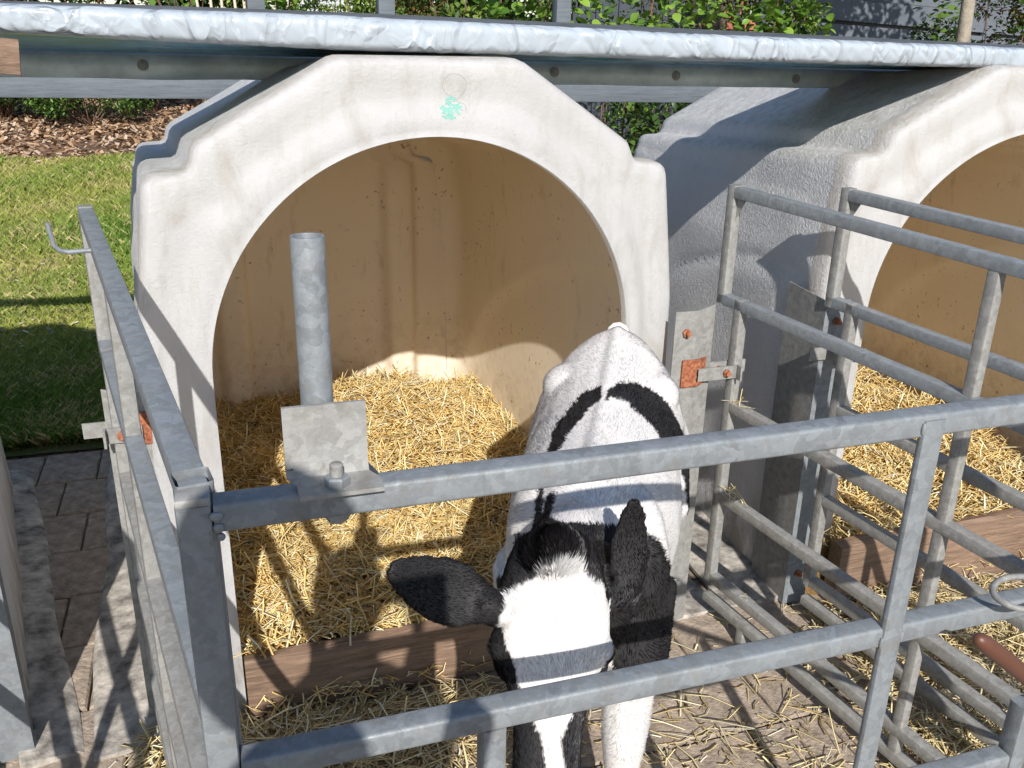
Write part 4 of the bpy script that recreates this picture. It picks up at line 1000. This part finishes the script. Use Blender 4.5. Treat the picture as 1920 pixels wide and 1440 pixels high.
for sg, ds in ((-1, -.03), (1, .03)):
    leg([L(.62, sg*.085, .60), L(.63+ds, sg*.095, .48), L(.60+ds, sg*.095, .38), L(.615+ds, sg*.095, .25), L(.612+ds, sg*.095, .20), L(.605+ds, sg*.095, .09), L(.61+ds, sg*.095, .04), L(.63+ds, sg*.095, -.01), L(.64+ds, sg*.095, GZ+.004)],
        [.085, .070, .052, .042, .036, .021, .025, .027, .033])
# head axis
HP = Vector((.420, 1.045, .800)); HM = Vector((.352, .872, .500)); ha = (HM-HP).normalized(); hu = (Z-ha*ha.z).normalized(); hu = Vector((hu.x, hu.y, hu.z)); hl = ha.cross(hu).normalized()
if hl.dot(lv) < 0: hl = -hl
def HD(t, l, u): return HP+ha*t+hl*l+hu*u
# neck
NK = [(T0+hv*.60+Z*.64, .105, .165), (T0+hv*.70+Z*.665, .092, .125), (HP.lerp(T0+hv*.78+Z*.70, .55)-hu*.05, .076, .098), (HD(.035, 0, -.075), .066, .085)]
ax = [(NK[min(i+1, 3)][0]-NK[max(i-1, 0)][0]).normalized() for i in range(4)]; rs = []
for (c, rx, ry), a_ in zip(NK, ax):
    x = a_.cross(Z).normalized(); y = x.cross(a_).normalized(); rs.append(ering(c, x, y, rx, ry, n=20))
mb.loft(rs)
# skull: t along face, half width, depth under the face line
SK = [(-.045, .036, .06), (-.028, .058, .095), (.0, .070, .125), (.04, .080, .145), (.08, .085, .150), (.115, .085, .150), (.15, .074, .140), (.19, .058, .115), (.235, .049, .092), (.28, .048, .082), (.315, .050, .075), (.335, .044, .060), (.350, .028, .035)]
rs = []
for t, hw, dp in SK:
    drop = {-.045: -.035, -.028: -.014}.get(t, 0); 
    rs.append(ering(HD(t, 0, -dp*.42+drop), hl, hu, hw, dp*.42, dp*.58, 28, 2.5 if .02 < t < .2 else 2.2))
mb.loft(rs)
ball(mb, HD(-.012, 0, -.012), .042)                                          # poll crest
for sg in (-1, 1):
    ball(mb, HD(.125, sg*.072, -.045), (.022, .022, .024))                    # brow
    ball(mb, HD(.14, sg*.052, -.085), (.036, .036, .05))
    ball(mb, HD(.318, sg*.026, -.012), (.019, .019, .017))                   # nostril wings
# ears : centre line, half width, face normal
def ear(base, tip, wid, nrm, droop=0.0, n=11):
    base = Vector(base); tip = Vector(tip); d = (tip-base); Lg = d.length; d.normalize(); nrm = (Vector(nrm)-d*Vector(nrm).dot(d)).normalized(); s_ = d.cross(nrm)
    prof = [.52, .62, .80, .95, 1.0, .98, .90, .78, .66, .50, .25]; rs = []
    for i in range(n):
        t = i/(n-1); w_ = wid*prof[i]; c = base+d*Lg*t-nrm*(.020*math.sin(t*math.pi))-Z*droop*t*t
        th = .013*(1-.5*t); r = []
        for k in range(20):
            a_ = 2*math.pi*k/20; x = math.cos(a_)*w_; cup = .22*w_*(math.cos(a_)**2)
            r.append(c+s_*x+nrm*(math.sin(a_)*(th if w_ > th else w_)+cup))
        rs.append(r)
    mb.loft(rs)
earL_t = at(727, 1066, 1.02); earR_t = at(1190, 936, 1.06)
eb1 = at(928, 1142, 1.035); eb2 = at(1182, 1125, 1.05)
mb.tube([HD(.05, 0, -.10), eb1, eb1.lerp(earL_t, .18)], [.034, .026, .017], 12); mb.tube([HD(.05, 0, -.10), eb2, eb2.lerp(earR_t, .15)], [.030, .020, .014], 12)
ear(eb1, earL_t, .049, (-.05, -.85, .5), .0)
ear(eb2, earR_t, .034, (-.15, -.95, .25), .0)
calf = empty('calf', (T0.x, T0.y, GZ)); tag(calf, 'black and white calf with lowered head standing in front of its hutch', 'calf')
def mat_calf():
    m = NT('calf_skin'); c = m.n('Attribute', attribute_name='Col').outputs['Color']
    m.set(Base_Color=c, Roughness=.7, Normal=m.bump(m.noise(300, None, 3), .25, .002)); return m.m
body = remeshed('body', mb, .0062, 9, mat_calf(), None)
me = body.data; nv = len(me.vertices); co = np.empty(nv*3, np.float32); me.vertices.foreach_get('co', co); co = co.reshape(-1, 3).astype(float)
nr = np.empty(nv*3, np.float32); me.vertices.foreach_get('normal', nr); nr = nr.reshape(-1, 3).astype(float)
def inpoly(x, y, poly):
    ins = np.zeros(len(x), bool); n = len(poly)
    for i in range(n):
        x1, y1 = poly[i]; x2, y2 = poly[(i+1) % n]
        c = ((y1 > y) != (y2 > y)) & (x < (x2-x1)*(y-y1)/((y2-y1)+1e-9)+x1); ins ^= c
    return ins
FACE = [(935, 1150), (940, 1122), (975, 1096), (1000, 1088), (1018, 1064), (1050, 1055), (1085, 1062), (1112, 1088), (1138, 1105), (1152, 1140), (1158, 1185), (1146, 1228), (1122, 1262), (1098, 1292), (1078, 1330), (1058, 1372), (1050, 1400), (1058, 1440), (1066, 1520), (1022, 1520), (1026, 1440), (1016, 1395), (1002, 1350), (988, 1318), (972, 1280), (958, 1235), (942, 1190)]
ARC_L = [(1131, 724), (1127, 748), (1108, 764), (1085, 790), (1062, 822), (1044, 850), (1026, 853), (1034, 822), (1044, 796), (1064, 768), (1092, 738), (1118, 726)]
ARC_R = [(1133, 750), (1140, 730), (1156, 720), (1176, 716), (1200, 722), (1222, 731), (1246, 748), (1262, 775), (1274, 798), (1288, 824), (1298, 860), (1306, 905), (1310, 935), (1305, 965), (1294, 1000), (1286, 990), (1290, 955), (1286, 915), (1276, 880), (1262, 850), (1243, 828), (1222, 800), (1192, 770), (1164, 747), (1148, 745)]
STR1 = [(1028, 850), (1012, 900), (1002, 960), (994, 1010), (986, 1040), (1004, 1040), (1010, 985), (1018, 930), (1030, 890), (1044, 848)]
STR2 = [(1034, 922), (1044, 922), (1034, 960), (1016, 1000), (1000, 1010), (1010, 970)]
NECKL = [(1020, 965), (1045, 975), (1060, 1010), (1060, 1100), (960, 1110), (975, 1050), (1000, 1000)]
SHR = [(1212, 1000), (1228, 1006), (1246, 1035), (1262, 1072), (1274, 1110), (1300, 1130), (1300, 1262), (1150, 1262), (1140, 1050), (1180, 1010)]
def coat(P):
    x, y = px(P); jx = np.array([noise.noise(Vector(p*60)) for p in P])*5; x = x+jx; y = y+np.roll(jx, 7)
    rel = P-np.array(HP); t = rel @ np.array(ha); l = rel @ np.array(hl); u = rel @ np.array(hu)
    hs = (P[:, :2]-np.array(T0)[:2]) @ np.array(hv)[:2]
    head = (t > -.06) & (t < .42) & (u > -.17) & (np.abs(l) < .13) & (hs > .70)
    d1 = P-np.array(eb1); a1 = np.array(earL_t-eb1); k1 = (d1 @ a1)/(a1 @ a1); e1 = (np.linalg.norm(d1-k1[:, None]*a1, axis=1) < .075) & (k1 > 0)
    d2 = P-np.array(eb2); a2 = np.array(earR_t-eb2); k2 = (d2 @ a2)/(a2 @ a2); e2 = (np.linalg.norm(d2-k2[:, None]*a2, axis=1) < .06) & (k2 > .05)
    hd = head | e1 | e2
    b = np.zeros(len(P), bool)
    for pg in (ARC_L, ARC_R, STR1, STR2): b |= inpoly(x, y, pg)
    b &= (hs > .1)
    b |= inpoly(x, y, NECKL) | inpoly(x, y, SHR) & (P[:, 2] > .33)
    b |= (hs > .66) & (P[:, 2] > .50) & ~hd & (y > 1000) & (x < 1225)
    face = inpoly(x, y, FACE) & ~e1 & ~e2 & (u > -.07)
    b = np.where(hd, ~face, b)
    return b, hd, e1 | e2

blk_, hd_, er_ = coat(co)
Wc, Bc = np.array([.70, .69, .68]), np.array([.012, .011, .012])
cols = np.where(blk_[:, None], Bc, Wc).astype(np.float32)
# pinkish parting on the brow and pale hooves
zz = co[:, 2]; hoof = zz < .0; cols[hoof] = (.10, .08, .06)
a = me.color_attributes.new('Col', 'FLOAT_COLOR', 'POINT'); c4 = np.ones((nv, 4), np.float32); c4[:, :3] = cols*np.where(blk_[:, None], 1, np.array([.98, .94, .92])); a.data.foreach_set('color', c4.ravel())
body.parent = calf; body.matrix_parent_inverse = Matrix.Translation(-calf.location)
# fur
me.calc_loop_triangles(); nt_ = len(me.loop_triangles); tri = np.empty(nt_*3, np.int32); me.loop_triangles.foreach_get('vertices', tri); tri = tri.reshape(-1, 3)
A, B_, C_ = co[tri[:, 0]], co[tri[:, 1]], co[tri[:, 2]]; ar = np.linalg.norm(np.cross(B_-A, C_-A), axis=1)/2
vis = ((A-np.array([0, 0, H]))*nr[tri[:, 0]]).sum(1) < .35*np.linalg.norm(A-np.array([0, 0, H]), axis=1)
wgt = ar*np.where(vis, 1.0, .25)*np.where(er_[tri[:, 0]] | hd_[tri[:, 0]], 2.2, 1.0)*np.where(A[:, 2] < .25, .4, 1); wgt /= wgt.sum()
NF = 340000; ti = rng.choice(nt_, NF, p=wgt); r1 = np.sqrt(rng.uniform(0, 1, NF)); r2 = rng.uniform(0, 1, NF)
bw = np.stack([1-r1, r1*(1-r2), r1*r2], -1)
P = (co[tri[ti]]*bw[:, :, None]).sum(1); N = (nr[tri[ti]]*bw[:, :, None]).sum(1); N /= np.linalg.norm(N, axis=1)[:, None]
fb, fh, fe = coat(P)
back = np.array(-hv)+np.array([0, 0, -.55]); flow = np.tile(back, (NF, 1))
rel = P-np.array(HP); th_ = rel @ np.array(ha); tl_ = rel @ np.array(hl)
headflow = -np.array(ha)[None]*np.where(th_ < .14, .2, .9)[:, None]+np.array(hl)[None]*np.clip(tl_*9, -1, 1)[:, None]+np.where(th_ < .14, 1, 0)[:, None]*np.array(ha)[None]*np.clip((th_-.09)*-12, -1, 1)[:, None]*-.0
hf2 = -np.array(ha)[None]*1.0+np.array(hl)[None]*np.clip(tl_*10, -1, 1)[:, None]
flow[fh] = hf2[fh]
k = fe & (np.linalg.norm(P-np.array(earL_t), axis=1) < .24); 
e1m = (P-np.array(eb1)) @ np.array(earL_t-eb1) > 0; near1 = fe & (np.linalg.norm(P-np.array(eb1.lerp(earL_t, .5)), axis=1) < .13)
flow[near1] = np.array((earL_t-eb1).normalized()); near2 = fe & ~near1; flow[near2] = np.array((earR_t-eb2).normalized())
# swirls on the back
sw = np.array([noise.noise(Vector(p*7)) for p in P]); sw2 = np.array([noise.noise(Vector(p*24+np.array([9, 2, 5]))) for p in P])
side = np.cross(N, flow); flow = flow+side*(sw*.9+sw2*.5)[:, None]
flow -= N*(flow*N).sum(1)[:, None]; flow /= np.linalg.norm(flow, axis=1)[:, None]+1e-9
lift = rng.uniform(.10, .34, NF)+np.where(fe, .15, 0); D = flow+N*lift[:, None]+rng.normal(0, .11, (NF, 3)); D /= np.linalg.norm(D, axis=1)[:, None]
crest = np.linalg.norm(P-np.array(HD(-.02, 0, -.01)), axis=1) < .055
Ln = rng.uniform(.006, .013, NF)*np.where(fe, .62, 1)*np.where(fh & ~fe, .8, 1)*np.where(crest, 2.0, 1)
S = np.cross(D, N); S /= np.linalg.norm(S, axis=1)[:, None]+1e-9; wd = rng.uniform(.00028, .00055, NF)[:, None]
V = np.stack([P-S*wd, P+S*wd, P+D*(Ln*.55)[:, None]+S*wd*.6, P+(D*.9+flow*.25)*Ln[:, None]-N*(Ln*.1)[:, None]], 1)
V = V-N[:, None, :]*.0008
fc = np.where(fb[:, None], np.array([.016, .014, .015])*rng.uniform(.5, 1.8, (NF, 1)), np.array([.73, .725, .715])*rng.uniform(.95, 1.04, (NF, 1)))
f = np.array([[0, 1, 2], [0, 2, 3]]); Fc = (f[None]+(np.arange(NF)*4)[:, None, None]).reshape(-1, 3)
fur_m = mat_col('fur', .42, .5, .52)
coat_o = mesh_obj('coat', (V-np.array(calf.location)).reshape(-1, 3), Fc, fur_m, calf, cols=np.repeat(np.clip(fc, 0, 1), 4, 0)); coat_o['kind'] = 'stuff'
eyem = mat_simple('eye', (.012, .008, .006), .08, 0, None, 0, 10, .8)
for sg in (-1, 1):
    mb = MB(); ball(mb, HD(.125, sg*.081, -.048)-calf.location, .0155); mb.build('eye', eyem, calf, smooth=True)
    mb = MB(); ball(mb, HD(.325, sg*.028, -.002)-calf.location, (.007, .007, .009)); mb.build('nostril', black, calf, smooth=True)
tl = MB(); q = lambda s_, l, z: T0+hv*s_+lv*l+Z*z-calf.location
tl.tube([q(.0, 0, .865), q(-.04, 0, .855), q(-.075, 0, .79), q(-.085, .01, .66), q(-.08, .015, .52), q(-.075, .01, .40)], [.026, .022, .017, .012, .010, .016], 10); tm = mat_simple('white_hair', (.78, .75, .70), .6, 0, (260, .4, .003)); tl.build('tail', tm, calf, smooth=True)

# ------------------------------------------------------------ the photographer, standing behind the camera
pb = MB(); PX, PY = -.125, -.095
def pt(x, y, z): return Vector((PX+x, PY+y, (z-GZ)*1.04+GZ))
rs = []
for z, hx, hy in ((.82, .13, .10), (.90, .16, .115), (1.0, .15, .10), (1.12, .155, .105), (1.22, .175, .11), (1.28, .17, .10), (1.325, .10, .075), (1.345, .055, .055), (1.41, .048, .05)):
    rs.append(ering(pt(.02, -.12, z), Vector((1, 0, 0)), Vector((0, 1, 0)), hx, hy, n=20))
pb.loft(rs)
ball(pb, pt(0, -.085, 1.54), (.100, .108, .140)); ball(pb, pt(0, -.02, 1.44), (.05, .06, .05)); ball(pb, pt(0, .018, 1.50), (.013, .018, .018))
for sg in (-1, 1):
    ball(pb, pt(sg*.08, -.07, 1.51), (.012, .018, .028))
    pb.tube([pt(sg*.17, -.12, 1.26), pt(sg*.215, -.08, 1.12), pt(sg*.22, -.04, 1.03), pt(sg*.16, .0, 1.17), pt(sg*.095+.105, .015, 1.325)], [.055, .046, .042, .036, .027], 12)
    pb.tube([pt(sg*.085+.02, -.12, .86), pt(sg*.10, -.11, .45), pt(sg*.11, -.13, .10), pt(sg*.11, -.13, .0)], [.085, .058, .042, .040], 14)
    pb.tube([pt(sg*.11, -.16, GZ+.045), pt(sg*.12, -.06, GZ+.04), pt(sg*.125, .06, GZ+.03)], [.042, .045, .036], 12)
    hb = pt(sg*.095+.105, .015, 1.325)
    ball(pb, hb+Vector((-sg*.004, .012, .045)), (.020, .032, .042))
    for k in range(4):
        a0 = hb+Vector((-sg*.01, .02-.014*k+.01, .075)); pb.tube([a0, a0+Vector((-sg*.012, .006, .022-.003*k)), a0+Vector((-sg*.034, .004, .032-.004*k))], [.0095, .009, .0075], 8)
    pb.tube([hb+Vector((-sg*.006, -.012, .04)), hb+Vector((-sg*.026, -.024, .062)), hb+Vector((-sg*.045, -.022, .075))], [.011, .010, .008], 8)
person = empty('person', (PX, PY, GZ)); tag(person, 'person in navy clothes standing behind the viewpoint and holding up a phone', 'person')
pbody = remeshed('body', pb, .0085, 4, skin_m, None); pbody.data.materials.append(cloth_m); pbody.data.materials.append(denim); pbody.data.materials.append(hair_m)
pc = np.array([tuple(p.center) for p in pbody.data.polygons]); mi = np.zeros(len(pc), np.int32)
mi[(pc[:, 2] < 1.40) & ((pc[:, 2] < 1.36))] = 1; mi[pc[:, 2] < .88] = 2; mi[(pc[:, 2] > 1.50) & ((pc[:, 1] < PY-.085) | (pc[:, 2] > 1.635)) & (pc[:, 1] < PY+.03)] = 3
pbody.data.polygons.foreach_set('material_index', mi); pbody.parent = person; pbody.matrix_parent_inverse = Matrix.Translation(-person.location)
ph = MB(); ph.bar((-.078, -.052, H-.004), (.078, -.052, H-.004), .009, .075, r=.004); o = ph.build('phone', black, None, autos=30); tag(o, 'black phone held up sideways in the photographer\'s hands', 'phone')
